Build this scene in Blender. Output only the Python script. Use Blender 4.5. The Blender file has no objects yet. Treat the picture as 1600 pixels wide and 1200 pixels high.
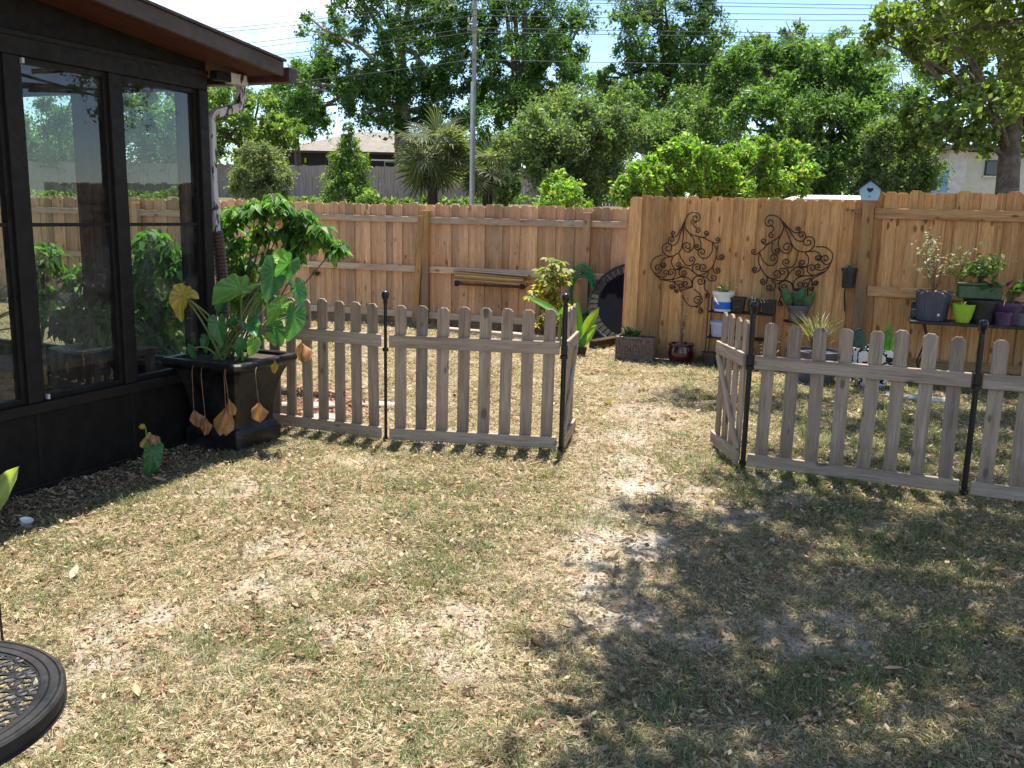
import bpy, bmesh, math, random
import numpy as np
from mathutils import Vector, Matrix

# ------------------------------------------------------------------ camera, world, sun, exposure
SC = bpy.context.scene
COL = SC.collection
R = math.radians
FPX, HY, ROLL, EYE = 1420.0, 332.0, 1.3, 1.6          # focal length and horizon row for a 1600x1200 picture
_p = math.atan((600 - HY) / FPX); _r = R(ROLL)
CF = Vector((0, math.cos(_p), -math.sin(_p)))
_u0 = Vector((0, math.sin(_p), math.cos(_p))); _r0 = Vector((1, 0, 0))
CR = _r0 * math.cos(_r) + _u0 * math.sin(_r)
CU = _u0 * math.cos(_r) - _r0 * math.sin(_r)
CC = Vector((0, 0, EYE))
cam = bpy.data.cameras.new('camera'); camo = bpy.data.objects.new('camera', cam); COL.objects.link(camo)
cam.sensor_width = 36; cam.lens = 36 * FPX / 1600; cam.clip_start = 0.05; cam.clip_end = 3000
camo.matrix_world = Matrix(((CR.x, CU.x, -CF.x, CC.x), (CR.y, CU.y, -CF.y, CC.y), (CR.z, CU.z, -CF.z, CC.z), (0, 0, 0, 1)))
SC.camera = camo
SUN_EL, SUN_AZ = R(73), R(8)
world = bpy.data.worlds.new('World'); SC.world = world; world.use_nodes = True
wt = world.node_tree; wt.nodes.clear()
def wn(t, **k):
    n = wt.nodes.new(t)
    for a, b in k.items(): setattr(n, a, b)
    return n
sky = wn('ShaderNodeTexSky', sky_type='NISHITA', sun_disc=False, sun_elevation=SUN_EL, sun_rotation=SUN_AZ, altitude=10, air_density=0.8, dust_density=0.0, ozone_density=2.0)
bg = wn('ShaderNodeBackground'); bg.inputs[1].default_value = 0.115
cl = wn('ShaderNodeBackground'); cl.inputs[0].default_value = (1, 1, 1, 1); cl.inputs[1].default_value = 0.95
tc = wn('ShaderNodeTexCoord'); mp = wn('ShaderNodeMapping'); mp.inputs['Scale'].default_value = (1, 1, 2.6)
mp.inputs['Location'].default_value = (0.35, 0.1, 0.2)
nz = wn('ShaderNodeTexNoise'); nz.inputs['Scale'].default_value = 2.3; nz.inputs['Detail'].default_value = 7; nz.inputs['Roughness'].default_value = 0.55
rp = wn('ShaderNodeValToRGB'); rp.color_ramp.elements[0].position = 0.53; rp.color_ramp.elements[1].position = 0.70
mixs = wn('ShaderNodeMixShader'); wo = wn('ShaderNodeOutputWorld')
L = wt.links.new
L(tc.outputs['Generated'], mp.inputs[0]); L(mp.outputs[0], nz.inputs['Vector']); L(nz.outputs[0], rp.inputs[0])
L(sky.outputs[0], bg.inputs[0]); L(rp.outputs[0], mixs.inputs[0]); L(bg.outputs[0], mixs.inputs[1]); L(cl.outputs[0], mixs.inputs[2]); L(mixs.outputs[0], wo.inputs[0])
sl = bpy.data.lights.new('sun', 'SUN'); sl.energy = 5.0; sl.angle = R(0.53); sl.color = (1, 0.94, 0.83)
so = bpy.data.objects.new('sun', sl); COL.objects.link(so)
SDIR = Vector((math.sin(SUN_AZ) * math.cos(SUN_EL), math.cos(SUN_AZ) * math.cos(SUN_EL), math.sin(SUN_EL)))
so.rotation_euler = (-SDIR).to_track_quat('-Z', 'Y').to_euler(); so.location = (0, 0, 30)
vs = SC.view_settings; vs.view_transform = 'Standard'; vs.look = 'None'; vs.exposure = 1.2; vs.gamma = 1; vs.use_curve_mapping = False

def ray(px, py): return CF + CR * ((px - 800) / FPX) + CU * ((600 - py) / FPX)
def gnd(px, py, z=0.0):
    d = ray(px, py); return CC + d * ((z - EYE) / d.z)
def at(px, py, Y):
    d = ray(px, py); return CC + d * (Y / d.y)
def onplane(px, py, P0, N):
    d = ray(px, py); return CC + d * ((P0 - CC).dot(N) / d.dot(N))
def V(*a): return Vector(a)

# ------------------------------------------------------------------ mesh helpers
def link(name, data, parent=None):
    o = bpy.data.objects.new(name, data); COL.objects.link(o)
    if parent is not None: o.parent = parent
    return o
def tag(o, label=None, cat=None, group=None, kind=None):
    if label: o['label'] = label
    if cat: o['category'] = cat
    if group: o['group'] = group
    if kind: o['kind'] = kind
    return o
def thing(name, label, cat, loc=(0, 0, 0), rz=0.0, group=None):
    o = link(name, None); o.empty_display_size = 0.1
    o.location = loc; o.rotation_euler = (0, 0, rz)
    return tag(o, label, cat, group)

class MB:
    def __init__(s): s.v = []; s.f = []
    def add(s, vs, fs):
        k = len(s.v); s.v += [tuple(x) for x in vs]; s.f += [tuple(i + k for i in f) for f in fs]; return s
    def box(s, x0, x1, y0, y1, z0, z1, M=None):
        vs = [V(x, y, z) for z in (z0, z1) for y in (y0, y1) for x in (x0, x1)]
        if M is not None: vs = [M @ v for v in vs]
        return s.add(vs, [(0, 2, 3, 1), (4, 5, 7, 6), (0, 1, 5, 4), (2, 6, 7, 3), (0, 4, 6, 2), (1, 3, 7, 5)])
    def prism(s, poly, h0, h1, fn):
        """poly: 2-D outline; fn(u, v, h) -> point"""
        n = len(poly)
        vs = [fn(u, v, h0) for u, v in poly] + [fn(u, v, h1) for u, v in poly]
        fs = [tuple(range(n))[::-1], tuple(range(n, 2 * n))] + [(i, (i + 1) % n, n + (i + 1) % n, n + i) for i in range(n)]
        return s.add(vs, fs)
    def tube(s, pts, rad, seg=8, cap=True, flat=None):
        pts = [Vector(p) for p in pts]; n = len(pts)
        if not hasattr(rad, '__len__'): rad = [rad] * n
        t0 = (pts[1] - pts[0]).normalized()
        a = t0.cross(V(0, 0, 1));
        if a.length < 1e-3: a = t0.cross(V(0, 1, 0))
        a.normalize(); vs = []
        for i in range(n):
            t = (pts[min(i + 1, n - 1)] - pts[max(i - 1, 0)]).normalized()
            a = (a - t * a.dot(t)); a.normalize(); b = t.cross(a)
            for k in range(seg):
                an = 2 * math.pi * (k + .5) / seg; vs.append(pts[i] + a * (math.cos(an) * rad[i]) + b * (math.sin(an) * rad[i] * (flat or 1)))
        fs = [(i * seg + k, i * seg + (k + 1) % seg, (i + 1) * seg + (k + 1) % seg, (i + 1) * seg + k) for i in range(n - 1) for k in range(seg)]
        if cap: fs += [tuple(range(seg))[::-1], tuple((n - 1) * seg + k for k in range(seg))]
        return s.add(vs, fs)
    def lathe(s, prof, seg=24, c=(0, 0, 0), cap=True, sx=1, sy=1):
        n = len(prof); vs = []
        for r, z in prof:
            for k in range(seg):
                a = 2 * math.pi * k / seg; vs.append((c[0] + r * math.cos(a) * sx, c[1] + r * math.sin(a) * sy, c[2] + z))
        fs = [(i * seg + k, i * seg + (k + 1) % seg, (i + 1) * seg + (k + 1) % seg, (i + 1) * seg + k) for i in range(n - 1) for k in range(seg)]
        if cap: fs += [tuple(range(seg))[::-1], tuple((n - 1) * seg + k for k in range(seg))]
        return s.add(vs, fs)
    def squares(s, prof, c=(0, 0, 0), rz=0, rad=0.0):
        """stack of square rings (half-size, z): a square urn"""
        vs = []; seg = 8 if rad else 4
        for h, z in prof:
            if rad:
                k = h * (1 - rad); ring = [(k, -h), (h, -k), (h, k), (k, h), (-k, h), (-h, k), (-h, -k), (-k, -h)]
            else: ring = [(h, -h), (h, h), (-h, h), (-h, -h)]
            for x, y in ring:
                vs.append((c[0] + x * math.cos(rz) - y * math.sin(rz), c[1] + x * math.sin(rz) + y * math.cos(rz), c[2] + z))
        n = len(prof)
        fs = [(i * seg + k, i * seg + (k + 1) % seg, (i + 1) * seg + (k + 1) % seg, (i + 1) * seg + k) for i in range(n - 1) for k in range(seg)]
        fs += [tuple(range(seg))[::-1], tuple((n - 1) * seg + k for k in range(seg))]
        return s.add(vs, fs)
    def ball(s, c, rx, ry, rz, seg=12, rings=7, M=None):
        c = Vector(c); vs = []
        for i in range(rings + 1):
            t = math.pi * i / rings
            for k in range(seg):
                a = 2 * math.pi * k / seg
                p = V(rx * math.sin(t) * math.cos(a), ry * math.sin(t) * math.sin(a), -rz * math.cos(t))
                vs.append(c + (M @ p if M is not None else p))
        fs = [(i * seg + k, i * seg + (k + 1) % seg, (i + 1) * seg + (k + 1) % seg, (i + 1) * seg + k) for i in range(rings) for k in range(seg)]
        return s.add(vs, fs)
    def mesh(s, name, mat=None, smooth=False, normals=True, bevel=0.0, off=None):
        me = bpy.data.meshes.new(name)
        v = s.v if off is None else [(x - off[0], y - off[1], z - off[2]) for x, y, z in s.v]
        me.from_pydata(v, [], s.f)
        if normals or bevel:
            bm = bmesh.new(); bm.from_mesh(me)
            bmesh.ops.remove_doubles(bm, verts=bm.verts, dist=1e-6)
            if normals: bmesh.ops.recalc_face_normals(bm, faces=bm.faces)
            if bevel: bmesh.ops.bevel(bm, geom=[e for e in bm.edges if e.is_manifold and e.calc_face_angle(0) > .5], offset=bevel, segments=1, affect='EDGES', clamp_overlap=True)
            bm.to_mesh(me); bm.free()
        if mat: me.materials.append(mat)
        if smooth:
            me.polygons.foreach_set('use_smooth', [True] * len(me.polygons)); me.set_sharp_from_angle(angle=0.7)
        me.update(); return me
    def part(s, name, mat, parent=None, off=None, **k):
        return link(name, s.mesh(name, mat, off=off, **k), parent)

def np_mesh(name, verts, quads, mat, cols=None, k=4):
    """big mesh straight from numpy arrays"""
    me = bpy.data.meshes.new(name); nv = len(verts); nf = len(quads)
    me.vertices.add(nv); me.vertices.foreach_set('co', np.asarray(verts, np.float32).ravel())
    me.loops.add(nf * k); me.loops.foreach_set('vertex_index', np.asarray(quads, np.int32).ravel())
    me.polygons.add(nf); me.polygons.foreach_set('loop_start', np.arange(nf, dtype=np.int32) * k)
    if cols is not None:
        at_ = me.attributes.new('Col', 'FLOAT_COLOR', 'POINT')
        c4 = np.ones((nv, 4), np.float32); c4[:, :3] = cols; at_.data.foreach_set('color', c4.ravel())
    me.materials.append(mat); me.update(calc_edges=True); return me

# ------------------------------------------------------------------ materials
def new_mat(name):
    m = bpy.data.materials.new(name); m.use_nodes = True; t = m.node_tree; t.nodes.clear(); return m, t
class NT:
    def __init__(s, t): s.t = t
    def n(s, ty, ins=None, **k):
        x = s.t.nodes.new(ty)
        for a, b in k.items(): setattr(x, a, b)
        for a, b in (ins or {}).items():
            if isinstance(b, bpy.types.NodeSocket): s.t.links.new(b, x.inputs[a])
            else: x.inputs[a].default_value = b
        return x
    def ramp(s, fac, stops):
        r = s.n('ShaderNodeValToRGB', {0: fac}); e = r.color_ramp.elements
        while len(e) < len(stops): e.new(0.5)
        for i, (p, c) in enumerate(stops):
            e[i].position = p; e[i].color = (c, c, c, 1) if not hasattr(c, '__len__') else (*c, 1)
        return r.outputs[0]
    def mix(s, fac, a, b, mode='MIX'):
        x = s.n('ShaderNodeMix', data_type='RGBA', blend_type=mode)
        for i, v in ((0, fac), (6, a), (7, b)):
            if isinstance(v, bpy.types.NodeSocket): s.t.links.new(v, x.inputs[i])
            elif i == 0: x.inputs[0].default_value = v
            else: x.inputs[i].default_value = (*v, 1)
        return x.outputs[2]
    def noise(s, vec, scale, detail=3, rough=.5, dist=0):
        return s.n('ShaderNodeTexNoise', {'Vector': vec, 'Scale': scale, 'Detail': detail, 'Roughness': rough, 'Distortion': dist}).outputs[0]
    def math(s, op, a, b=0.0):
        return s.n('ShaderNodeMath', {0: a, 1: b}, operation=op).outputs[0]
    def out(s, sh): s.n('ShaderNodeOutputMaterial', {0: sh})
    def bump(s, h, st=.3, d=.01): return s.n('ShaderNodeBump', {'Height': h, 'Strength': st, 'Distance': d}).outputs[0]

def plain(name, col, rough=.5, metal=0.0, var=.12, scale=14, bump=.0, spec=.4, coat=0, dust=0.0):
    """plain surface with slight blotchy wear in colour and gloss"""
    m, t = new_mat(name); N = NT(t)
    co = N.n('ShaderNodeTexCoord').outputs['Object']
    a = N.noise(co, scale, 4, .6)
    lo = tuple(c * (1 - var * 1.6) for c in col); hi = tuple(min(1, c * (1 + var)) for c in col)
    c = N.ramp(a, [(.3, lo), (.7, hi)])
    if dust: c = N.mix(N.ramp(N.noise(co, 9, 6, .75, .5), [(.42, 0), (.8, dust)]), c, (.30, .25, .19))
    p = N.n('ShaderNodeBsdfPrincipled', {'Base Color': c, 'Metallic': metal, 'Specular IOR Level': spec, 'Coat Weight': coat})
    rr = N.ramp(N.noise(co, scale * 2.3, 3), [(.3, max(.02, rough - .12)), (.7, min(1, rough + .12))])
    t.links.new(rr, p.inputs['Roughness'])
    if bump: t.links.new(N.bump(N.noise(co, scale * 5, 3), bump, .004), p.inputs['Normal'])
    N.out(p.outputs[0]); return m

def wood(name, c1, c2, c3, axis='z', knots=True, rough=.75, grey=None, varamt=.75):
    m, t = new_mat(name); N = NT(t)
    oi = N.n('ShaderNodeObjectInfo'); rnd = oi.outputs['Random']
    co = N.n('ShaderNodeTexCoord').outputs['Object']
    sc = {'z': (26, 26, 1.3), 'x': (1.3, 26, 26), 'y': (26, 1.3, 26)}[axis]
    off = N.n('ShaderNodeCombineXYZ', {0: N.math('MULTIPLY', rnd, 37), 1: N.math('MULTIPLY', rnd, 91), 2: N.math('MULTIPLY', rnd, 53)}).outputs[0]
    mpn = N.n('ShaderNodeMapping', {'Vector': co, 'Scale': sc, 'Location': off}).outputs[0]
    g1 = N.noise(mpn, 1.0, 5, .6, .8)
    g2 = N.noise(mpn, 3.4, 4, .65, 1.5)
    sx = N.n('ShaderNodeSeparateXYZ', {0: co}); au, av = {'z': (0, 2), 'x': (2, 0), 'y': (0, 1)}[axis]
    kv = N.n('ShaderNodeCombineXYZ', {0: N.math('ADD', N.math('MULTIPLY', sx.outputs[au], 5.5), N.math('MULTIPLY', rnd, 71.3)), 1: N.math('ADD', N.math('MULTIPLY', sx.outputs[av], 2.6), N.math('MULTIPLY', rnd, 33.7))}).outputs[0]
    von = N.n('ShaderNodeTexVoronoi', {'Vector': kv, 'Scale': 1.0, 'Randomness': 1.0}, voronoi_dimensions='2D'); vo = von.outputs['Distance']
    ksel = N.n('ShaderNodeSeparateColor', {0: von.outputs['Color']}).outputs[0]; vo = N.math('ADD', vo, N.math('MULTIPLY', N.math('SUBTRACT', .75, ksel), .16))
    kn = N.ramp(N.math('ADD', vo, N.math('MULTIPLY', N.math('SUBTRACT', g2, .5), .10)), [(.045, 1), (.10, 0)])
    col = N.ramp(g1, [(.28, c2), (.5, c1), (.75, c3)])
    fine = N.ramp(g2, [(.35, .66 if knots else .85), (.62, 1.1 if knots else 1.03)])
    st_ = N.n('ShaderNodeMapping', {'Vector': co, 'Scale': {'z': (9, 9, .8), 'x': (.8, 9, 9), 'y': (9, .8, 9)}[axis], 'Location': off}).outputs[0]
    stain = N.ramp(N.noise(st_, 1.0, 4, .6, .4), [(.52, (1, 1, 1)), (.72, (.66, .62, .60))])
    col = N.mix(1.0, col, fine, 'MULTIPLY'); col = N.mix(1.0, col, stain, 'MULTIPLY')
    tone = N.ramp(rnd, [(0, (1 - varamt * .55,) * 3), (.35, (1, .95, .9)), (.7, (1 + varamt * .22, 1 + varamt * .2, 1 + varamt * .16)), (1, (1 - varamt * .2, 1 - varamt * .28, 1 - varamt * .32))])
    col = N.mix(1.0, col, tone, 'MULTIPLY')
    if knots: col = N.mix(N.math('MULTIPLY', kn, .75), col, tuple(x * .22 for x in c2))
    lw = N.noise(co, 1.7, 4, .6)
    if grey: col = N.mix(N.ramp(lw, [(.42, 0), (.75, .55)]), col, grey)
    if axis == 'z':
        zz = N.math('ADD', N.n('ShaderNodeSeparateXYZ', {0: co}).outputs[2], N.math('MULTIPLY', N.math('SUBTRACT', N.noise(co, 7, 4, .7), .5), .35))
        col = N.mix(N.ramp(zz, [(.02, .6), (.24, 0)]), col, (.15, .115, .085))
    p = N.n('ShaderNodeBsdfPrincipled', {'Base Color': col, 'Roughness': rough, 'Specular IOR Level': .25})
    h = N.math('ADD', g2, N.math('MULTIPLY', kn, -.6))
    t.links.new(N.bump(h, .35, .004), p.inputs['Normal'])
    N.out(p.outputs[0]); return m

def leaf_mat(name, tint=(1, 1, 1), trans=.42, rough=.5, spec=.22):
    """leaf colour comes from the per-leaf attribute Col; thin leaves let sun through"""
    m, t = new_mat(name); N = NT(t)
    c = N.n('ShaderNodeAttribute', attribute_name='Col').outputs['Color']
    c = N.mix(1.0, c, tint, 'MULTIPLY')
    p = N.n('ShaderNodeBsdfPrincipled', {'Base Color': c, 'Roughness': rough, 'Specular IOR Level': spec})
    tcq = N.mix(1.0, c, (1.55, 1.75, .55), 'MULTIPLY')
    tr = N.n('ShaderNodeBsdfTranslucent', {'Color': tcq})
    mx = N.n('ShaderNodeMixShader', {0: trans, 1: p.outputs[0], 2: tr.outputs[0]})
    N.out(mx.outputs[0]); return m

def big_leaf_mat(name, col, col2, trans=.35, rough=.38, scale=9, vein=(1.5, 1.5, 1.3)):
    m, t = new_mat(name); N = NT(t)
    co = N.n('ShaderNodeTexCoord').outputs['Object']
    a = N.noise(co, scale, 4, .6)
    c = N.ramp(a, [(.3, col), (.7, col2)])
    at_ = N.n('ShaderNodeAttribute', attribute_name='Col').outputs['Color']
    c = N.mix(1.0, c, at_, 'MULTIPLY')
    p = N.n('ShaderNodeBsdfPrincipled', {'Base Color': c, 'Roughness': rough, 'Specular IOR Level': .45})
    tr = N.n('ShaderNodeBsdfTranslucent', {'Color': N.mix(1.0, c, (1.5, 1.7, .6), 'MULTIPLY')})
    mx = N.n('ShaderNodeMixShader', {0: trans, 1: p.outputs[0], 2: tr.outputs[0]})
    N.out(mx.outputs[0]); return m

M = {}
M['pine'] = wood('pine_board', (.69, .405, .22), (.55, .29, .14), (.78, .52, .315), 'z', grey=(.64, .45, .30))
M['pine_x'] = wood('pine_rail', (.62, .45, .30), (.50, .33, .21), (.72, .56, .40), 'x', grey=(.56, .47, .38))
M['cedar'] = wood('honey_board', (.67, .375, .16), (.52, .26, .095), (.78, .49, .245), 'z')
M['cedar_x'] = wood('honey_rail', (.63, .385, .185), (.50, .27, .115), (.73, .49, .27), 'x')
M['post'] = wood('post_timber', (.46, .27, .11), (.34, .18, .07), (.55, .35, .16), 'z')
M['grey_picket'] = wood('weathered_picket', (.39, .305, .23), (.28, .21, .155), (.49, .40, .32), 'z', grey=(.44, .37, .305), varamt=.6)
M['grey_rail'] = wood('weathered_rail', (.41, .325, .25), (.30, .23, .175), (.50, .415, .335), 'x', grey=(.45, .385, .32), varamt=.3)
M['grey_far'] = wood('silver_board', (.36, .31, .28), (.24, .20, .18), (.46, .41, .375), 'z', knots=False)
M['timber'] = wood('landscape_timber', (.46, .38, .30), (.33, .26, .19), (.58, .50, .42), 'x')
M['bamboo'] = wood('cane_pole', (.50, .33, .15), (.34, .20, .08), (.62, .45, .24), 'x', knots=False)
M['darkwood'] = wood('dark_stained', (.09, .05, .03), (.05, .026, .016), (.14, .085, .05), 'x')
M['black_iron'] = plain('black_iron', (.014, .013, .014), .38, .3, spec=.5, dust=0.06)
M['rust_iron'] = plain('rusty_iron', (.050, .026, .019), .6, .3, var=.4, scale=30)
M['bronze'] = plain('bronze_frame', (.012, .0092, .008), .5, .0, var=.2, spec=.2, dust=0.035)
M['kick'] = plain('dark_brown_panel', (.0075, .006, .0054), .6, var=.25, bump=.1, spec=.2, dust=.04)
M['soffit'] = wood('red_brown_soffit', (.070, .024, .015), (.05, .017, .010), (.09, .034, .021), 'x', knots=False)
M['fascia'] = plain('brown_fascia', (.075, .054, .044), .6, var=.25, scale=6)
M['gutter'] = plain('brown_gutter', (.065, .033, .027), .45, var=.25)
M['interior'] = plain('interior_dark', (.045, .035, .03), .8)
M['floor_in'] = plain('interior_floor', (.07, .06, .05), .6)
M['flex'] = plain('corrugated_brown', (.075, .04, .028), .5)
M['pot_black'] = plain('black_plastic', (.014, .014, .016), .42, var=.3, dust=0.22)
M['pot_bluegrey'] = plain('blue_grey_plastic', (.075, .078, .105), .45, dust=0.22)
M['pot_slate'] = plain('slate_plastic', (.10, .10, .125), .5, dust=0.22)
M['pot_lav'] = plain('lavender_plastic', (.42, .45, .60), .4, var=.05, dust=0.3)
M['pot_lime'] = plain('lime_plastic', (.33, .55, .035), .35, var=.05, dust=0.25)
M['pot_green'] = plain('dark_green_plastic', (.07, .13, .055), .4, var=.2, dust=0.22)
M['pot_purple'] = plain('purple_plastic', (.055, .02, .075), .4, dust=0.22)
M['pot_maroon'] = plain('maroon_glaze', (.055, .008, .008), .16, var=.3, coat=.6)
M['bucket'] = plain('white_plastic', (.74, .75, .74), .4, var=.04, dust=0.35)
M['blue'] = plain('blue_band', (.012, .14, .60), .4, var=.05)
M['wicker'] = plain('brown_wicker', (.17, .13, .11), .6, var=.35, scale=40, dust=0.22)
M['urn'] = plain('black_resin', (.007, .007, .008), .36, var=.4, scale=8, bump=.25, spec=.5, dust=0.1)
M['cast'] = plain('cast_aluminium', (.012, .0125, .015), .55, var=.3, scale=20, bump=.1, spec=.25, dust=0.12)
M['stone'] = plain('pale_stone', (.30, .275, .24), .9, var=.2, scale=18, bump=.6)
M['bark_p'] = plain('pale_bark', (.30, .26, .22), .9, var=.35, scale=3, bump=.6)
M['soil'] = plain('potting_soil', (.06, .042, .03), .95, var=.4, scale=40, bump=.6)
M['trampoline'] = plain('trampoline_mat', (.008, .009, .013), .8, spec=.05)
M['strap'] = plain('grey_strap', (.028, .031, .030), .8, dust=0.22)
M['hose'] = plain('green_hose', (.014, .21, .08), .35)
M['concrete'] = plain('pale_concrete', (.50, .47, .42), .85, var=.15, scale=20, bump=.5)
M['steel'] = plain('galvanised_steel', (.50, .51, .52), .5, .2, var=.12, scale=5)
M['pole'] = plain('grey_pole', (.30, .29, .27), .7, var=.2, scale=4)
M['wire'] = plain('wire', (.13, .135, .145), .6)
M['stucco'] = plain('cream_stucco', (.62, .59, .47), .9, var=.06, scale=6, bump=.2)
M['stucco_w'] = plain('white_stucco', (.66, .62, .57), .9, var=.12, scale=5)
M['darkhouse'] = plain('dark_siding', (.028, .026, .026), .7)
M['shingle'] = plain('tan_shingle', (.21, .185, .16), .9, var=.2, scale=3)
M['white'] = plain('white_paint', (.78, .78, .78), .35, var=.04)
M['birdblue'] = plain('light_blue_paint', (.36, .58, .74), .6, var=.06)
M['navy'] = plain('navy_roof', (.012, .016, .028), .6)
M['bluetarp'] = plain('blue_tarp', (.22, .40, .66), .6)
M['bark'] = plain('bark', (.13, .105, .085), .9, var=.35, scale=7, bump=.8)
M['bark_d'] = plain('dark_bark', (.055, .042, .034), .9, var=.35, scale=7, bump=.8)
M['stem'] = plain('green_stem', (.16, .22, .06), .6)
M['drystem'] = plain('dry_stem', (.22, .13, .07), .8, var=.25)
M['leaf'] = leaf_mat('leaf')
M['leaf_gloss'] = leaf_mat('glossy_leaf', trans=.40, rough=.45, spec=.16)
M['dryleaf'] = leaf_mat('dry_leaf', trans=.22, rough=.7, spec=.2)
M['grass'] = leaf_mat('grass_blade', trans=.30, rough=.55, spec=.3)
M['ear'] = big_leaf_mat('elephant_ear', (.045, .14, .05), (.085, .22, .075))
M['ear_l'] = big_leaf_mat('elephant_ear_lit', (.13, .27, .05), (.20, .36, .07), trans=.45)  # lighter copy of the ear green; the sunlit look is put into its colour
M['ear_y'] = big_leaf_mat('yellowing_leaf', (.36, .30, .06), (.55, .36, .09), trans=.3, rough=.5)
M['ear_b'] = big_leaf_mat('withered_leaf', (.30, .14, .06), (.50, .28, .13), trans=.2, rough=.8, scale=20)
M['cactus'] = plain('cactus_skin', (.05, .13, .04), .5, var=.25, scale=18)
M['cactus_b'] = plain('blue_cactus_skin', (.035, .075, .05), .55, var=.25, scale=18)
def peel():
    m, t = new_mat('peeling_white_paint'); N = NT(t)
    co = N.n('ShaderNodeTexCoord').outputs['Object']
    mpn = N.n('ShaderNodeMapping', {'Vector': co, 'Scale': (22, 22, 8)}).outputs[0]
    f = N.ramp(N.noise(mpn, 1, 5, .65, .6), [(.54, 0), (.57, 1)])
    c = N.mix(f, (.55, .53, .52), (.035, .02, .016))
    N.out(N.n('ShaderNodeBsdfPrincipled', {'Base Color': c, 'Roughness': .6}).outputs[0]); return m
M['peel'] = peel()
def glass():
    m, t = new_mat('window_glass'); N = NT(t)
    ge = N.n('ShaderNodeNewGeometry'); dt = N.n('ShaderNodeVectorMath', {0: ge.outputs['Normal'], 1: ge.outputs['Incoming']}, operation='DOT_PRODUCT').outputs['Value']
    fr = N.math('ADD', .045, N.math('MULTIPLY', .95, N.math('POWER', N.math('SUBTRACT', 1.0, N.math('ABSOLUTE', dt)), 5.0)))
    g = N.n('ShaderNodeBsdfGlossy', {'Color': (.95, .97, 1, 1), 'Roughness': .015})
    tr = N.n('ShaderNodeBsdfTransparent', {'Color': (.74, .82, .77, 1)})
    mx = N.n('ShaderNodeMixShader', {0: N.math('MULTIPLY', fr, 1.4), 1: tr.outputs[0], 2: g.outputs[0]})
    co = N.n('ShaderNodeTexCoord').outputs['Object']
    sm = N.math('MULTIPLY', N.ramp(N.noise(co, 3.2, 6, .7, .6), [(.42, .01), (.75, .16)]), N.ramp(N.noise(co, 26, 3, .6), [(.3, .5), (.7, 1)]))
    df = N.n('ShaderNodeBsdfDiffuse', {'Color': (.55, .56, .54, 1)})
    m2 = N.n('ShaderNodeMixShader', {0: sm, 1: mx.outputs[0], 2: df.outputs[0]})
    N.out(m2.outputs[0]); return m
M['glass'] = glass()
M['darkglass'] = plain('dark_glass', (.012, .014, .016), .08, var=.1, spec=.6)
def damask():
    m, t = new_mat('damask_ceramic'); N = NT(t)
    co = N.n('ShaderNodeTexCoord').outputs['Object']
    w = N.n('ShaderNodeTexVoronoi', {'Vector': co, 'Scale': 7, 'Randomness': .35}).outputs['Distance']
    d = N.n('ShaderNodeTexNoise', {'Vector': co, 'Scale': 9, 'Detail': 1, 'Distortion': 2.0}).outputs[0]
    s = N.math('SINE', N.math('MULTIPLY', N.math('ADD', w, N.math('MULTIPLY', d, .55)), 17))
    f = N.ramp(s, [(.46, 0), (.54, 1)])
    c = N.mix(f, (.78, .77, .74), (.012, .012, .012))
    N.out(N.n('ShaderNodeBsdfPrincipled', {'Base Color': c, 'Roughness': .25}).outputs[0]); return m
M['damask'] = damask()

# ------------------------------------------------------------------ ground
rng = np.random.default_rng(7)
_lat = rng.random((256, 256))
def vnoise(x, y, s):
    x = np.asarray(x) * s + 57.3; y = np.asarray(y) * s + 31.7
    xi = np.floor(x).astype(int); yi = np.floor(y).astype(int); fx = x - xi; fy = y - yi
    fx = fx * fx * (3 - 2 * fx); fy = fy * fy * (3 - 2 * fy)
    g = lambda a, b: _lat[a % 256, b % 256]
    return (g(xi, yi) * (1 - fx) + g(xi + 1, yi) * fx) * (1 - fy) + (g(xi, yi + 1) * (1 - fx) + g(xi + 1, yi + 1) * fx) * fy
def fbm(x, y, s, o=4):
    t = 0; a = .5; n = 0
    for i in range(o): t = t + a * vnoise(x + i * 13.1, y - i * 7.7, s * 2 ** i); n += a; a *= .55
    return t / n
def sstep(x, a, b):
    t = np.clip((np.asarray(x, float) - a) / (b - a), 0, 1); return t * t * (3 - 2 * t)
def bank(Y): return 2.0 * sstep(Y, 16, 42)
def gz(x, y):
    near = sstep(y, 24, 14)
    return bank(y) + ((fbm(x, y, .55, 3) - .5) * .05 + (fbm(x, y, 3.0, 3) - .5) * .03) * near
B_ = gnd(335, 681); A_ = gnd(0, 785)                        # sunroom corner and wall line on the ground
WD = (B_ - A_).normalized(); WN = V(WD.y, -WD.x, 0)
def walldist(x, y): return (x - B_.x) * WN.x + (y - B_.y) * WN.y
BARE = [(930, 905, .34, .9), (960, 955, .30, .8), (1010, 850, .30, .8), (905, 870, .18, .5), (430, 855, .26, .6), (520, 865, .24, .55), (330, 770, .22, .6), (565, 792, .14, .6),
        (1000, 745, .35, .6), (960, 690, .5, .5), (1040, 660, .5, .4), (1060, 790, .25, .5), (380, 760, .3, .6), (480, 880, .25, .35), (700, 1000, .2, .3)]
BARE += [(1040, 570, .35, .55), (1022, 600, .35, .6), (1002, 640, .34, .65), (985, 680, .32, .7), (980, 720, .3, .75), (972, 760, .28, .75), (958, 800, .26, .75), (945, 840, .25, .8), (932, 880, .25, .8), (925, 920, .25, .75), (925, 960, .22, .6), (940, 800, .22, .7), (930, 840, .2, .6), (985, 720, .3, .6), (1000, 690, .35, .5), (980, 760, .28, .8), (1020, 640, .4, .5), (990, 610, .4, .45), (900, 990, .2, .4)]
BAREW = [(gnd(a, b).x, gnd(a, b).y, r * .95, w) for a, b, r, w in BARE]
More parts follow.
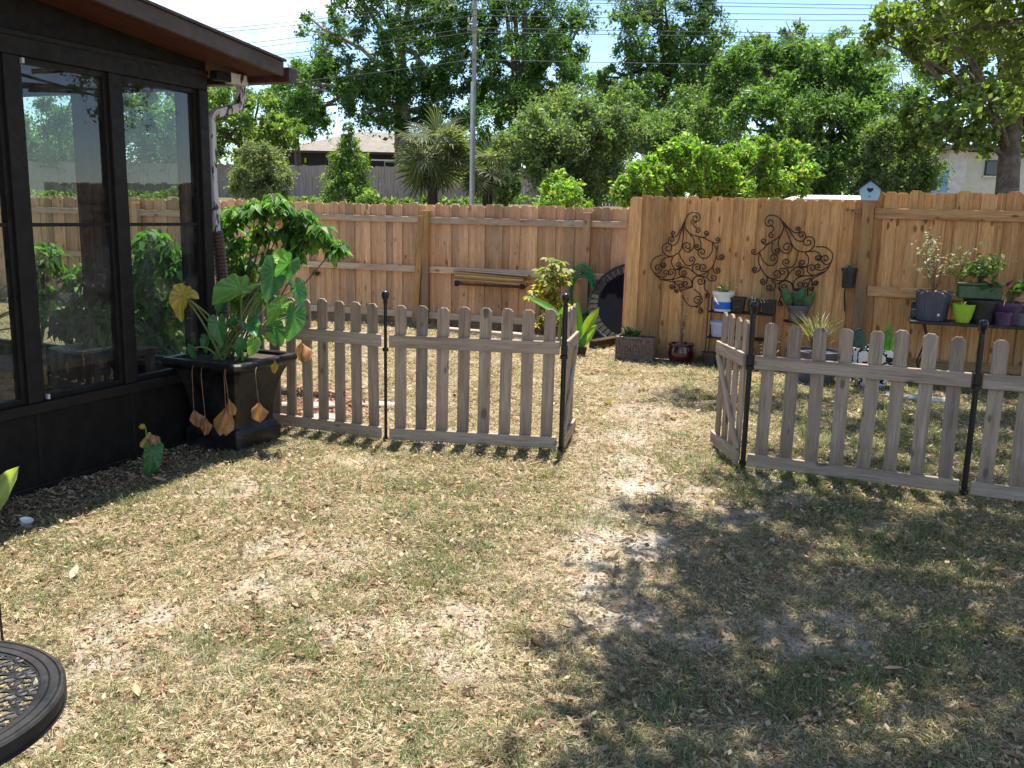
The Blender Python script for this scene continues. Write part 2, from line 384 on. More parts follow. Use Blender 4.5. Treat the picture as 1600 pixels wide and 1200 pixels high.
LUSHW = [(gnd(a, b).x, gnd(a, b).y, r, w) for a, b, r, w in [(650, 765, .5, .6), (560, 780, .4, .4), (800, 760, .35, .45), (1250, 760, .7, .4), (1450, 850, .7, .45), (1300, 1050, .6, .5), (1100, 1100, .3, .3), (1530, 1000, .6, .45),
          (1350, 690, .7, .7), (1480, 700, .6, .7), (1420, 650, .6, .5), (330, 1000, .3, .3), (100, 900, .4, .2), (700, 850, .5, .3), (500, 1000, .5, .3), (250, 1120, .4, .3)]]
def spots(x, y, S):
    t = np.zeros_like(np.asarray(x, float))
    for cx, cy, r, w in S: t = np.maximum(t, w * np.exp(-((x - cx) ** 2 + ((y - cy) * .8) ** 2) / (r * r)))
    return t
def bare(x, y):
    n = fbm(x, y, 2.2, 4)
    b = spots(x, y, BAREW) * (.55 + .9 * n)
    b = np.maximum(b, sstep(n, .60, .72) * .55)
    return np.clip(b, 0, 1)
def lush(x, y):
    n = fbm(x + 20, y + 3, 1.5, 4)
    l = spots(x, y, LUSHW) * (.15 + 1.1 * sstep(n, .35, .65)) * .8 + sstep(n, .55, .72) * .35
    l = l * (1 - .9 * sstep(y, 6.3, 7.2) * sstep(x, 1.6, .8))       # the fenced lawn is dry straw
    return np.clip(l, 0, 1)
def litter(x, y):
    d = walldist(x, y)
    w = sstep(d, .62, .25) * sstep(y, 7.0, 6.4)
    return np.clip(w, 0, 1)

def axis(lo, hi, st, far, g=1.22):
    c = list(np.arange(lo, hi + 1e-6, st)); s = st
    while c[-1] < far: s *= g; c.append(c[-1] + s)
    s = st
    while c[0] > -far: s *= g; c.insert(0, c[0] - s)
    return np.array(c)
gx = axis(-7, 7, .07, 900); gy = axis(.5, 14.5, .07, 900)
GX, GY = np.meshgrid(gx, gy); GZ = gz(GX, GY)
nx, ny = len(gx), len(gy)
vv = np.stack([GX, GY, GZ], -1).reshape(-1, 3)
ii = np.arange(ny - 1)[:, None] * nx + np.arange(nx - 1)[None, :]
qq = np.stack([ii, ii + 1, ii + nx + 1, ii + nx], -1).reshape(-1, 4)
bb, ll, tt = bare(GX, GY), lush(GX, GY), litter(GX, GY)
farg = sstep(GY, 13.5, 16)
cols = np.stack([np.maximum(bb, 0), ll * (1 - farg) + farg, tt], -1).reshape(-1, 3)
def ground_mat():
    m, t = new_mat('dry_lawn_soil'); N = NT(t)
    a = N.n('ShaderNodeSeparateColor', {0: N.n('ShaderNodeAttribute', attribute_name='Col').outputs['Color']})
    co = N.n('ShaderNodeNewGeometry').outputs['Position']
    n1 = N.noise(co, 38, 5, .7); n2 = N.noise(co, 130, 3, .6); n3 = N.noise(co, 5, 4, .6)
    thatch = N.ramp(n1, [(.28, (.06, .04, .025)), (.52, (.22, .155, .095)), (.78, (.38, .30, .20))])
    thatch = N.mix(N.ramp(n3, [(.35, 0), (.7, .5)]), thatch, (.20, .13, .075))
    sand = N.ramp(n1, [(.25, (.24, .205, .175)), (.5, (.45, .405, .36)), (.85, (.58, .535, .48))])
    green = N.ramp(n1, [(.3, (.045, .045, .02)), (.7, (.16, .145, .07))])
    mulch = N.ramp(n1, [(.3, (.05, .036, .025)), (.55, (.14, .10, .07)), (.8, (.27, .20, .14))])
    c = N.mix(N.math('MULTIPLY', a.outputs[1], .8), thatch, green)
    c = N.mix(a.outputs[0], c, sand)
    c = N.mix(a.outputs[2], c, mulch)
    c = N.mix(N.ramp(n2, [(.3, .35), (.5, 0)]), c, (.04, .03, .02))
    p = N.n('ShaderNodeBsdfPrincipled', {'Base Color': c, 'Roughness': .95, 'Specular IOR Level': .1})
    t.links.new(N.bump(N.math('ADD', n1, N.math('MULTIPLY', n2, .5)), .8, .012), p.inputs['Normal'])
    N.out(p.outputs[0]); return m
M['ground'] = ground_mat()
gme = np_mesh('ground', vv, qq, M['ground'], cols); gme.polygons.foreach_set('use_smooth', [True] * len(gme.polygons))
tag(link('ground', gme), kind='structure')

# ---- scatter: prototypes in a collection that is not in the scene, placed by a geometry-nodes modifier (stuff only)
def blades(n, spread, h, lean, wid, pal, seed, flat=0.0):
    r = np.random.default_rng(seed); V_, F_, C_ = [], [], []
    for i in range(n):
        bx, by = r.normal(0, spread, 2); az = r.uniform(0, 2 * math.pi); hh = h * r.uniform(.5, 1.25); ln = lean * r.uniform(.4, 1.5) * hh
        w = wid * r.uniform(.7, 1.3); d = np.array([math.cos(az), math.sin(az), 0]); s = np.array([-d[1], d[0], 0])
        z0 = r.uniform(.001, .012) if flat else -.004
        up = hh * (1 - flat) if not flat else hh * .12 * r.uniform(.2, 1)
        p0 = np.array([bx, by, z0]); p1 = p0 + d * ln * .4 + np.array([0, 0, up * .65]); p2 = p0 + d * ln + np.array([0, 0, up * r.uniform(.8, 1.05)])
        if flat: p1 = p0 + d * hh * .5 + s * hh * r.uniform(-.12, .12) + np.array([0, 0, up]); p2 = p0 + d * hh + np.array([0, 0, r.uniform(0, up)])
        k = len(V_); V_ += [p0 - s * w, p0 + s * w, p1 - s * w * .8, p1 + s * w * .8, p2 - s * w * .12, p2 + s * w * .12]
        F_ += [(k, k + 1, k + 3, k + 2), (k + 2, k + 3, k + 5, k + 4)]
        c = np.array(pal[r.integers(len(pal))]) * r.uniform(.7, 1.25); C_ += [c * .8, c * .8, c, c, c * 1.05, c * 1.05]
    return np.array(V_), np.array(F_), np.clip(np.array(C_), 0, 1)
STRAW = [(.49, .40, .265), (.58, .50, .355), (.38, .285, .185), (.46, .38, .245), (.25, .17, .105), (.64, .57, .44), (.53, .44, .315), (.17, .115, .075)]
OLIVE = [(.20, .205, .095), (.28, .265, .145), (.15, .17, .075), (.36, .315, .19)]
GREEN = [(.09, .135, .055), (.12, .165, .07), (.155, .19, .085), (.21, .22, .11)]
PR = bpy.data.collections.new('tuft_prototypes'); protos = []
def proto(nm, V_, F_, C_, mat):
    o = bpy.data.objects.new(nm, np_mesh(nm, V_, F_, mat, C_)); PR.objects.link(o); protos.append(o)
for i in range(4): proto('tuft_%02d' % i, *blades(34, .042, .046, .5, .0012, STRAW, 100 + i, flat=.9), M['grass'])          # 0-3 lying straw
for i in range(3): proto('tuft_%02d' % (4 + i), *blades(20, .028, .019, .9, .0011, STRAW + OLIVE, 200 + i), M['grass'])      # 4-6 dry stubble
for i in range(3): proto('tuft_%02d' % (7 + i), *blades(17, .026, .024, .9, .0012, OLIVE + STRAW[:2] + GREEN, 300 + i), M['grass'])  # 7-9 olive
for i in range(3): proto('tuft_%02d' % (10 + i), *blades(15, .024, .034, .95, .0014, GREEN + OLIVE[:2], 400 + i), M['grass'])  # 10-12 green
def dead_leaf(seed, pal):
    r = np.random.default_rng(seed); L_ = .032 * r.uniform(.7, 1.3); W_ = L_ * r.uniform(.28, .42); cu = r.uniform(.1, .5) * L_; V_, F_ = [], []
    for i, (t, w) in enumerate([(-1, .08), (-.5, .75), (0, 1), (.5, .8), (1, .05)]):
        for s in (-1, 0, 1): V_.append((t * L_, s * w * W_, .006 + cu * .5 * t * t + cu * .8 * abs(s) * w * r.uniform(.4, 1.1)))
    for i in range(4):
        for j in range(2): F_.append((i * 3 + j, i * 3 + j + 1, i * 3 + j + 4, i * 3 + j + 3))
    c = np.array(pal); return np.array(V_), np.array(F_), np.tile(c, (15, 1)) * r.uniform(.8, 1.15, (15, 1))
LP = [(.42, .31, .215), (.33, .22, .145), (.47, .38, .285), (.25, .15, .095), (.17, .105, .065), (.38, .275, .20)]
for i in range(6): proto('tuft_%02d' % (13 + i), *dead_leaf(500 + i, LP[i]), M['dryleaf'])                                 # 13-18 dead leaves
def scatter(name, P, idx, scale, rot, tilt, label, cat):
    me = bpy.data.meshes.new(name); n = len(P)
    me.vertices.add(n); me.vertices.foreach_set('co', P.astype(np.float32).ravel())
    a = me.attributes.new('idx', 'INT', 'POINT'); a.data.foreach_set('value', idx.astype(np.int32))
    a = me.attributes.new('scl', 'FLOAT', 'POINT'); a.data.foreach_set('value', scale.astype(np.float32))
    a = me.attributes.new('rot', 'FLOAT_VECTOR', 'POINT'); rv = np.stack([tilt[:, 0], tilt[:, 1], rot], -1); a.data.foreach_set('vector', rv.astype(np.float32).ravel())
    o = link(name, me); tag(o, label, cat, kind='stuff')
    ng = bpy.data.node_groups.new(name + '_nodes', 'GeometryNodeTree')
    ng.interface.new_socket('Geometry', in_out='INPUT', socket_type='NodeSocketGeometry'); ng.interface.new_socket('Geometry', in_out='OUTPUT', socket_type='NodeSocketGeometry')
    gi = ng.nodes.new('NodeGroupInput'); go = ng.nodes.new('NodeGroupOutput'); ip = ng.nodes.new('GeometryNodeInstanceOnPoints'); ci = ng.nodes.new('GeometryNodeCollectionInfo')
    ci.inputs['Collection'].default_value = PR; ci.inputs['Separate Children'].default_value = True; ci.inputs['Reset Children'].default_value = True
    def na(nm, ty):
        x = ng.nodes.new('GeometryNodeInputNamedAttribute'); x.data_type = ty; x.inputs['Name'].default_value = nm; return x.outputs['Attribute']
    k = ng.links.new
    k(gi.outputs[0], ip.inputs['Points']); k(ci.outputs[0], ip.inputs['Instance']); ip.inputs['Pick Instance'].default_value = True
    k(na('idx', 'INT'), ip.inputs['Instance Index']); k(na('scl', 'FLOAT'), ip.inputs['Scale'])
    e2r = ng.nodes.new('FunctionNodeEulerToRotation'); k(na('rot', 'FLOAT_VECTOR'), e2r.inputs[0]); k(e2r.outputs[0], ip.inputs['Rotation'])
    k(ip.outputs[0], go.inputs[0])
    md = o.modifiers.new('scatter', 'NODES'); md.node_group = ng; return o
def in_yard(x, y):
    ok = (np.abs(x) < .60 * y + 2.4)
    ok &= ~((walldist(x, y) < .02) & (y < B_.y + .4 * (B_.x - x) + .1))
    ok &= y < 13.35 - .335 * (x + 3.05)
    ok &= ~((x > 1.35) & (y > 10.2 - .335 * (x - 1.68)))
    return ok
def sample(y0, y1, dens):
    x0, x1 = -.60 * y1 - 2.4, .60 * y1 + 2.4; n = int((x1 - x0) * (y1 - y0) * dens)
    x = rng.uniform(x0, x1, n); y = rng.uniform(y0, y1, n); k = in_yard(x, y); return x[k], y[k]
PX, PY, ID, SCL = [], [], [], []
for y0, y1, dens, sc in [(1.6, 3.2, 1600, .84), (3.2, 4.6, 1250, .9), (4.6, 6.4, 850, 1.02), (6.4, 9, 480, 1.25), (9, 13.6, 260, 1.5)]:
    x, y = sample(y0, y1, dens)
    b, l, t = bare(x, y), lush(x, y), litter(x, y); u = rng.random(len(x)); keep = u > np.maximum(b * 1.15, t * .97)
    x, y, b, l = x[keep], y[keep], b[keep], l[keep]; u = rng.random(len(x)); n = len(x)
    fen = 1 - sstep(y, 6.4, 7.0) * sstep(x, 2.2, 1.2); pg = .02 + .15 * fen + .52 * l ** 1.1; po = .24 + .09 * fen + .16 * l; ps = np.clip(.46 - .3 * l, .08, 1)
    cls = np.where(u < pg, 3, np.where(u < pg + po, 2, np.where(u < pg + po + ps, 0, 1)))
    lo = np.array([0, 4, 7, 10])[cls]; cnt = np.array([4, 3, 3, 3])[cls]
    PX.append(x); PY.append(y); ID.append(lo + rng.integers(0, 100, n) % cnt); SCL.append(sc * rng.uniform(.6, 1.3, n) * (1 + .25 * (cls == 3)))
for (ax, ay), (bx, by), cnt in [((-1.95, 6.62), (-.87, 6.15), 90), ((-.87, 6.15), (.34, 5.99), 110), ((1.516, 5.734), (2.703, 5.209), 170), ((2.703, 5.209), (3.9, 4.68), 150), ((.34, 5.99), (.46, 6.6), 40), ((1.516, 5.734), (1.46, 6.36), 50), ((-5, 13.9), (1.2, 11.85), 420), ((1.5, 10.1), (4.5, 9.1), 200), ((-2.6, 4.9), (-2.0, 6.1), 30)]:
    u = rng.random(cnt); x = ax + (bx - ax) * u + rng.normal(0, .035, cnt); y = ay + (by - ay) * u - np.abs(rng.normal(0, .05, cnt)); PX.append(x); PY.append(y); ID.append(rng.choice([4, 5, 7, 8, 9, 10, 11], cnt)); SCL.append(rng.uniform(.6, 1.25, cnt))
PX, PY, ID, SCL = map(np.concatenate, (PX, PY, ID, SCL)); n = len(PX)
scatter('lawn_grass', np.stack([PX, PY, gz(PX, PY)], -1), ID, SCL, rng.uniform(0, 6.28, n), rng.normal(0, .12, (n, 2)), 'patchy dry lawn of straw coloured and green grass blades', 'grass')
def chip(seed, pal):
    r = np.random.default_rng(seed); V_, F_, C_ = [], [], []
    for i in range(7):
        c = np.append(r.normal(0, .05, 2), r.uniform(.004, .016)); a = r.uniform(0, 6.28); L_ = r.uniform(.004, .016); W_ = L_ * r.uniform(.25, .7); d = np.array([math.cos(a), math.sin(a), r.normal(0, .3)]); s = np.array([-math.sin(a), math.cos(a), r.normal(0, .4)]); k = len(V_)
        V_ += [c - d * L_, c + s * W_, c + d * L_, c - s * W_]; F_.append((k, k + 1, k + 2, k + 3)); C_ += [np.array(pal[r.integers(len(pal))]) * r.uniform(.7, 1.2)] * 4
    return np.array(V_), np.array(F_), np.clip(np.array(C_), 0, 1)
for i in range(5): proto('tuft_%02d' % (19 + i), *chip(600 + i, LP + [(.46, .38, .27), (.12, .075, .05), (.2, .12, .07), (.40, .30, .18)]), M['dryleaf'])                # 19-23 leaf crumbs
PX, PY, SCL, ID = [], [], [], []
for y0, y1, dens, sc in [(1.6, 4, 460, .9), (4, 7, 330, 1.05), (7, 13.6, 120, 1.4)]:
    x, y = sample(y0, y1, dens); k = rng.random(len(x)) > bare(x, y) * .6; x, y = x[k], y[k]; PX.append(x); PY.append(y); SCL.append(sc * rng.uniform(.6, 1.4, len(x)))
PX, PY, SCL = map(np.concatenate, (PX, PY, SCL)); n = len(PX)
scatter('leaf_crumbs', np.stack([PX, PY, gz(PX, PY) + .004], -1), 19 + rng.integers(0, 5, n), SCL, rng.uniform(0, 6.28, n), rng.normal(0, .1, (n, 2)), 'small crumbled bits of dead leaf and straw all over the lawn', 'leaf litter')
PX, PY, SCL = [], [], []
for y0, y1, dens, sc in [(1.6, 4, 150, .64), (4, 7, 140, .70), (7, 13.6, 60, .88)]:
    x, y = sample(y0, y1, dens); cl_ = fbm(x + 5, y, 1.3, 3); k = rng.random(len(x)) < sstep(cl_, .38, .62) * .9 + .12
    PX.append(x[k]); PY.append(y[k]); SCL.append(sc * rng.uniform(.45, 1.45, k.sum()) * np.where(rng.random(k.sum()) < .06, 1.7, 1))
x, y = sample(3.0, 7.2, 1500); k = rng.random(len(x)) < litter(x, y)
PX.append(x[k]); PY.append(y[k]); SCL.append(rng.uniform(.2, .62, k.sum()))
PX, PY, SCL = map(np.concatenate, (PX, PY, SCL)); n = len(PX)
scatter('leaf_litter', np.stack([PX, PY, gz(PX, PY) + .006], -1), 13 + rng.integers(0, 6, n), SCL, rng.uniform(0, 6.28, n), rng.normal(0, .3, (n, 2)), 'tan dead leaves scattered over the lawn and along the dark wall', 'leaf litter')

# ------------------------------------------------------------------ fences
random.seed(3)
def dogear(w, h, t, c, mat, name, jit=0.0, seg=1):
    mb = MB(); j = lambda: random.uniform(-jit, jit)
    poly = [(-w / 2 + j(), 0), (w / 2 + j(), 0), (w / 2 + j(), h - c + j()), (w / 2 - c, h + j()), (-w / 2 + c, h + j()), (-w / 2 + j(), h - c + j())]
    mb.prism(poly, 0, t, lambda u, v, q: (u, q, v)); return mb.mesh(name, mat, bevel=.0014)
def beam(name, mat, parent, x0, x1, y0, y1, z0, z1, bevel=.004, rot=None, at_=None):
    c = V((x0 + x1) / 2, (y0 + y1) / 2, (z0 + z1) / 2) if at_ is None else Vector(at_)
    mb = MB().box(x0, x1, y0, y1, z0, z1); o = mb.part(name, mat, parent, off=c, bevel=bevel); o.location = c
    if rot: o.rotation_euler = rot
    return o
def frame_line(P, Q): return math.atan2(Q.y - P.y, Q.x - P.x), (Q.xy - P.xy).length

# back fence, left run (rails and posts on our side)
P0 = V(-3.046, 13.355, 0); P1 = V(1.254, 11.914, 0); bang, _ = frame_line(P0, P1); bd = V(math.cos(bang), math.sin(bang), 0); bn = V(bd.y, -bd.x, 0)   # bn points to the camera
FL0 = P0 - bd * 8.2
fence = thing('plank_fence', 'long tan dog-eared plank fence with three rails at the back of the yard', 'fence', FL0, bang)
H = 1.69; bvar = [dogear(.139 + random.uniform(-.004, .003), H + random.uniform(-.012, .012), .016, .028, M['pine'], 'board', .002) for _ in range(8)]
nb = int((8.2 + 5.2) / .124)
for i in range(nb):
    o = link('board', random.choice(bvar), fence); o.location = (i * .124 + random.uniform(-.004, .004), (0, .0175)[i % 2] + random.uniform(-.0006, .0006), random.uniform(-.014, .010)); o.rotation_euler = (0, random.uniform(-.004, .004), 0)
FLEN = nb * .124
def s_of(px, py=420):                                         # distance along the back fence at a pixel column
    p = onplane(px, py, P0, bn); return (p - FL0).dot(bd)
sp1, sp2 = s_of(668), s_of(917)
posts = [sp1 - 4.88, sp1 - 2.44, sp1, sp2]
brk = [-.05] + posts + [FLEN]
for z0, z1 in ((1.43, 1.515), (.755, .84), (.115, .20)):
    for a, b in zip(brk[:-1], brk[1:]):
        beam('rail', M['pine_x'], fence, a + .045, b - .045, -.040, -.001, z0 + random.uniform(-.008, .008), z1)
for i, s in enumerate(posts):
    beam('post', M['post'] if i == 2 else M['pine'], fence, s - .048, s + .048, -.098, -.0045, -.1, 1.60 if i == 2 else 1.62)
br = MB().prism([(-.045, 0), (.045, 0), (.045, 1.55), (-.045, 1.55)], -.03, .01, lambda u, v, q: (u, q, v)).part('brace', M['post'], fence, bevel=.003)
br.location = (sp1 - .155, -.07, -.02); br.rotation_euler = (0, R(3.6), 0)

# tall smooth run at the right, set forward
TP0 = gnd(1032, 561); TP1 = gnd(1217, 575); tang, _ = frame_line(TP0, TP1); td = V(math.cos(tang), math.sin(tang), 0); tn = V(td.y, -td.x, 0)
def tall(px, py, off=0.0): return onplane(px, py, TP0 + tn * off, tn)
def s_tall(px, py=440): return (tall(px, py) - TP0).dot(td)
s0 = s_tall(979, 430); s1 = s_tall(1346, 440)
TB = TP0 + td * s0
tallf = thing('plank_fence', 'tall honey coloured plank fence carrying two iron scroll ornaments', 'fence', TB, tang)
x = 0.0; Lt = s1 - s0; k = 0
while x < Lt - .02:
    w = random.choice([.139, .139, .143, .135])
    me = dogear(w - .004, 1.805 + random.uniform(-.012, .012), .018, .026, M['cedar'], 'board', .003)
    o = link('board', me, tallf); o.location = (x + w / 2, (0, .0195)[k % 2], random.uniform(-.008, .008)); o.rotation_euler = (0, random.uniform(-.003, .003), 0); x += w - random.choice([.010, .016, .022]); k += 1
for z in (.2, .95, 1.6): beam('rail', M['cedar_x'], tallf, 0, x, .042, .08, z, z + .09)
# return panel between the two runs
rp_ = thing('plank_fence', 'short return of planks joining the tall run to the back fence', 'fence', TB + V(0.0, 0.09, 0), tang + math.pi / 2)
for i in range(11):
    o = link('board', random.choice(bvar), rp_); o.location = (.07 + i * .1425, 0, 0)
# right run: alternating boards with rails on our side
RB = TP0 + td * s1
rightf = thing('plank_fence', 'shaded plank fence with overlapping boards and rails behind the plant bench', 'fence', RB, tang)
rv = [dogear(.135, 1.90 + random.uniform(-.01, .01), .017, .03, M['cedar'], 'board', .003) for _ in range(6)]
for i in range(34):
    o = link('board', random.choice(rv), rightf); o.location = (.10 + i * .112, .002 if i % 2 else .021, random.uniform(-.01, .01)); o.rotation_euler = (0, random.uniform(-.005, .005), 0)
for z0, z1 in ((1.62, 1.725), (.83, .935), (.12, .21)):
    beam('rail', M['cedar_x'], rightf, .062, 2.5, -.040, .0005, z0, z1); beam('rail', M['cedar_x'], rightf, 2.6, 4.0, -.040, .0005, z0, z1)
for s in (0.0, 2.55): beam('post', M['cedar'], rightf, s - .055, s + .055, -.115, -.004, -.1, 1.80)
tri = MB().prism([(-.13, 0), (.0, 0), (0, -.07)], -.10, -.02, lambda u, v, q: (u, q, v)).part('bracket', M['cedar'], rightf, bevel=.002)
tri.location = (-.062, .0, 1.715)

# silver fence far behind on the bank
ga, gb = at(-260, 262, 47), at(1000, 282, 40)
gang, glen = frame_line(ga, gb)
farf = thing('plank_fence', 'weathered silver grey board fence on the bank below the dark house', 'fence', (ga.x, ga.y, 1.78), gang)
mb = MB()
for i in range(int(glen / .145)):
    x = i * .145; h = 1.72 + random.uniform(-.03, .03); y = random.uniform(-.01, .01)
    mb.box(x, x + .138, y, y + .018, -.2, h)
tag(mb.part('boards', M['grey_far'], farf, normals=False), kind='stuff')
for z in (.3, 1.3): beam('rail', M['grey_far'], farf, 0, glen, .022, .06, z, z + .09)

# ---- picket panels between black steel posts
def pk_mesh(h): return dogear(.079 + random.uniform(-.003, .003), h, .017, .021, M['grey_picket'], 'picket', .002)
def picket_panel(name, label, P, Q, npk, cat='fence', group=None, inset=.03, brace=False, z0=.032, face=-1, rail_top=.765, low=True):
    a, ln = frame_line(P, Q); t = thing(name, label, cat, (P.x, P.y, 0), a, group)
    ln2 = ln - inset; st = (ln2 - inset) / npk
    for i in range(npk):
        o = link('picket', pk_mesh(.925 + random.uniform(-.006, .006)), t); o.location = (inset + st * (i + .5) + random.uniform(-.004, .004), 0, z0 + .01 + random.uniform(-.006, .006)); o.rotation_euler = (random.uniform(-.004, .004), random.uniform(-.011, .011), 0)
    ys = (-.024, -.0015) if face < 0 else (.0175, .040)
    beam('rail', M['grey_rail'], t, inset, ln2, ys[0], ys[1], rail_top - .088, rail_top); beam('rail', M['grey_rail'], t, inset, ln2, ys[0], ys[1], z0, z0 + .082)
    if brace:
        x0, x1 = (inset + .02, ln2 - .02); A = V(x0, 0, z0 + .084); Bq = V(x1, 0, rail_top - .09); d = Bq - A
        b = MB().box(0, d.length, ys[0] + .002, ys[1] - .002, -.028, .028).part('brace', M['grey_rail'], t, bevel=.003); b.location = A; b.rotation_euler = (0, -math.atan2(d.z, d.x), 0)
    return t
PL0, PL1, PL2 = V(-1.95, 6.62, 0), V(-.871, 6.154, 0), V(.342, 5.99, 0)
PR1, PR2 = V(1.516, 5.734, 0), V(2.703, 5.209, 0)
picket_panel('picket_fence', 'grey weathered picket panel half hidden by the black planter', PL0, PL1, 8)
picket_panel('picket_fence', 'grey weathered picket panel left of the open gateway', PL1, PL2, 8)
rdir = (PR2 - PR1)
picket_panel('picket_fence', 'grey weathered picket panel right of the open gateway', PR1, PR2, 8, z0=.018, rail_top=.745)
picket_panel('picket_fence', 'grey weathered picket panel cut off by the right edge', PR2, PR2 + rdir, 8, z0=.018, rail_top=.745)
picket_panel('picket_gate', 'narrow picket gate leaf swung back on the left post', PL2, V(.462, 6.60, 0), 4, 'gate', brace=True, face=-1)
picket_panel('picket_gate', 'narrow picket gate leaf with diagonal brace on the right post', PR1, V(1.462, 6.36, 0), 4, 'gate', brace=True, face=1, z0=.02, rail_top=.75)
for (p, q, lab) in ((PL1, 1.035, 'thin black ball-topped post between the two left picket panels'), (PL2, 1.06, 'black ball-topped post hinging the left gate leaf'),
                    (PR1, 1.06, 'black ball-topped post hinging the right gate leaf'), (PR2, 1.03, 'black ball-topped post between the two right picket panels')):
    t = thing('fence_post', lab, 'post', p)
    r = .011 if p is PL1 else .017
    MB().tube([(0, 0, -.1), (0, 0, q - .05)], r, 12).part('rod', M['black_iron'], t, smooth=True)
    MB().lathe([(.001, q - .062), (.016, q - .058), (.018, q - .05), (.013, q - .046), (.018, q - .032), (.025, q - .016), (.027, q), (.0245, q + .014), (.016, q + .023), (.001, q + .027)], 16).part('ball_finial', M['black_iron'], t, smooth=True)
    for z in (.66, .03):
        MB().lathe([(r + .001, -.014), (r + .009, -.012), (r + .009, .012), (r + .001, .014)], 12, c=(0, 0, z), cap=False).part('clamp', M['black_iron'], t, smooth=True)
    if p is not PL1: MB().box(-.021, .021, -.020, .020, .675, .745).part('bracket', M['black_iron'], t, bevel=.004)

# ------------------------------------------------------------------ sunroom (local x along the window wall away from us, local y into the house)
SA = math.atan2(WD.y, WD.x)
sun_r = thing('sunroom', 'dark bronze sunroom with tall glass windows and a low sloping roof', 'sunroom', (B_.x, B_.y, 0), SA)
def sbox(name, mat, x0, x1, y0, y1, z0, z1, parent=None, bevel=.004):
    return beam(name, M[mat], parent or sun_r, x0, x1, y0, y1, z0, z1, bevel)
NEAR = -5.2; DEEP = 4.2
sbox('kick_panel', 'kick', NEAR, .055, .004, .07, -.1, .44)
sbox('base_trim', 'bronze', NEAR, .058, -.010, .003, -.05, .030)
for xs in (-.72, -1.41, -2.1, -2.79): sbox('seam_batten', 'bronze', xs - .012, xs + .012, -.003, .0035, .031, .44)
sbox('sill', 'bronze', NEAR, .065, -.030, .085, .441, .498)
sbox('header', 'bronze', NEAR, .062, -.006, .08, 2.352, 2.45)
sbox('trim_strip', 'bronze', NEAR, .064, -.018, -.0065, 2.445, 2.475)
mb = MB(); mb.prism([(NEAR, 2.451), (.055, 2.451), (.055, 2.535), (NEAR, 3.04)], .002, .07, lambda u, v, q: (u, q, v)); mb.part('frieze_panel', M['kick'], sun_r)
edges = [(-1.365, -.765), (-.680, -.020), (-2.06, -1.455), (-2.75, -2.15), (-3.44, -2.84)]
for a, b in ((-.766, -.679), (-1.456, -1.364), (-2.151, -2.059), (-2.841, -2.749), (-3.53, -3.439)): sbox('mullion', 'bronze', a, b, -.004, .078, .499, 2.351)
sbox('corner_post', 'bronze', -.021, .060, -.008, .082, .499, 2.351)
def window(x0, x1, z0, z1, axis_x=True, y=.02, mid=1.475, name='window', latch=False):
    w = .030; mb = MB()
    def b(a0, a1, c0, c1, d0, d1):
        if axis_x: mb.box(a0, a1, y + d0, y + d1, c0, c1)
        else: mb.box(y + d0, y + d1, a0, a1, c0, c1)
    b(x0, x0 + w, z0, z1, 0, .045); b(x1 - w, x1, z0, z1, 0, .045); b(x0 + w, x1 - w, z0, z0 + w, .002, .043); b(x0 + w, x1 - w, z1 - w, z1, .002, .043)
    if mid: b(x0 + w, x1 - w, mid - .010, mid + .010, .006, .038)
    f = mb.part(name, M['bronze'], sun_r, normals=False)
    gl = MB()
    if axis_x: gl.add([(x0 + w, y + .025, z0 + w), (x1 - w, y + .025, z0 + w), (x1 - w, y + .025, z1 - w), (x0 + w, y + .025, z1 - w)], [(0, 1, 2, 3)])
    else: gl.add([(y + .025, x0 + w, z0 + w), (y + .025, x1 - w, z0 + w), (y + .025, x1 - w, z1 - w), (y + .025, x0 + w, z1 - w)], [(0, 1, 2, 3)])
    gl.part('pane', M['glass'], f, normals=False)
    if latch:
        for zz, xx in ((z0 + .02, x0 + .035), (z1 - .02, x0 + .028)): beam('latch', M['steel'], f, xx - .008, xx + .008, -.006, .018, zz - .014, zz + .014, .002)
    return f
for i, (a, b) in enumerate(edges): window(a, b, .50, 2.35, latch=(i == 0))
# back wall (local x from -.08 to 0), with its own windows that we see through
sbox('back_kick', 'kick', -.075, -.005, .083, DEEP, -.1, .47); sbox('back_sill', 'bronze', -.12, .03, .084, DEEP, .471, .515)
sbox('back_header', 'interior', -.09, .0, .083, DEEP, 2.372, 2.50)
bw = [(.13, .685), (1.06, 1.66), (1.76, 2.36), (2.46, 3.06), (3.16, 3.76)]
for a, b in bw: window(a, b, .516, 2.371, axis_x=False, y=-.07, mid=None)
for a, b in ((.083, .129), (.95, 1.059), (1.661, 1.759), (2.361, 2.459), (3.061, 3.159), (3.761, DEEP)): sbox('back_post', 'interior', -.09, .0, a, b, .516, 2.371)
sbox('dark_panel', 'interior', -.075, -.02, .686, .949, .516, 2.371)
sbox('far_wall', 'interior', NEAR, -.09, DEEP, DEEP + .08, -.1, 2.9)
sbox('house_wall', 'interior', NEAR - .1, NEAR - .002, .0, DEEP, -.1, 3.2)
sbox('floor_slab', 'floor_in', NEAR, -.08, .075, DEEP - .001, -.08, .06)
sbox('ceiling', 'interior', NEAR, -.095, .075, DEEP - .001, 2.51, 2.53)
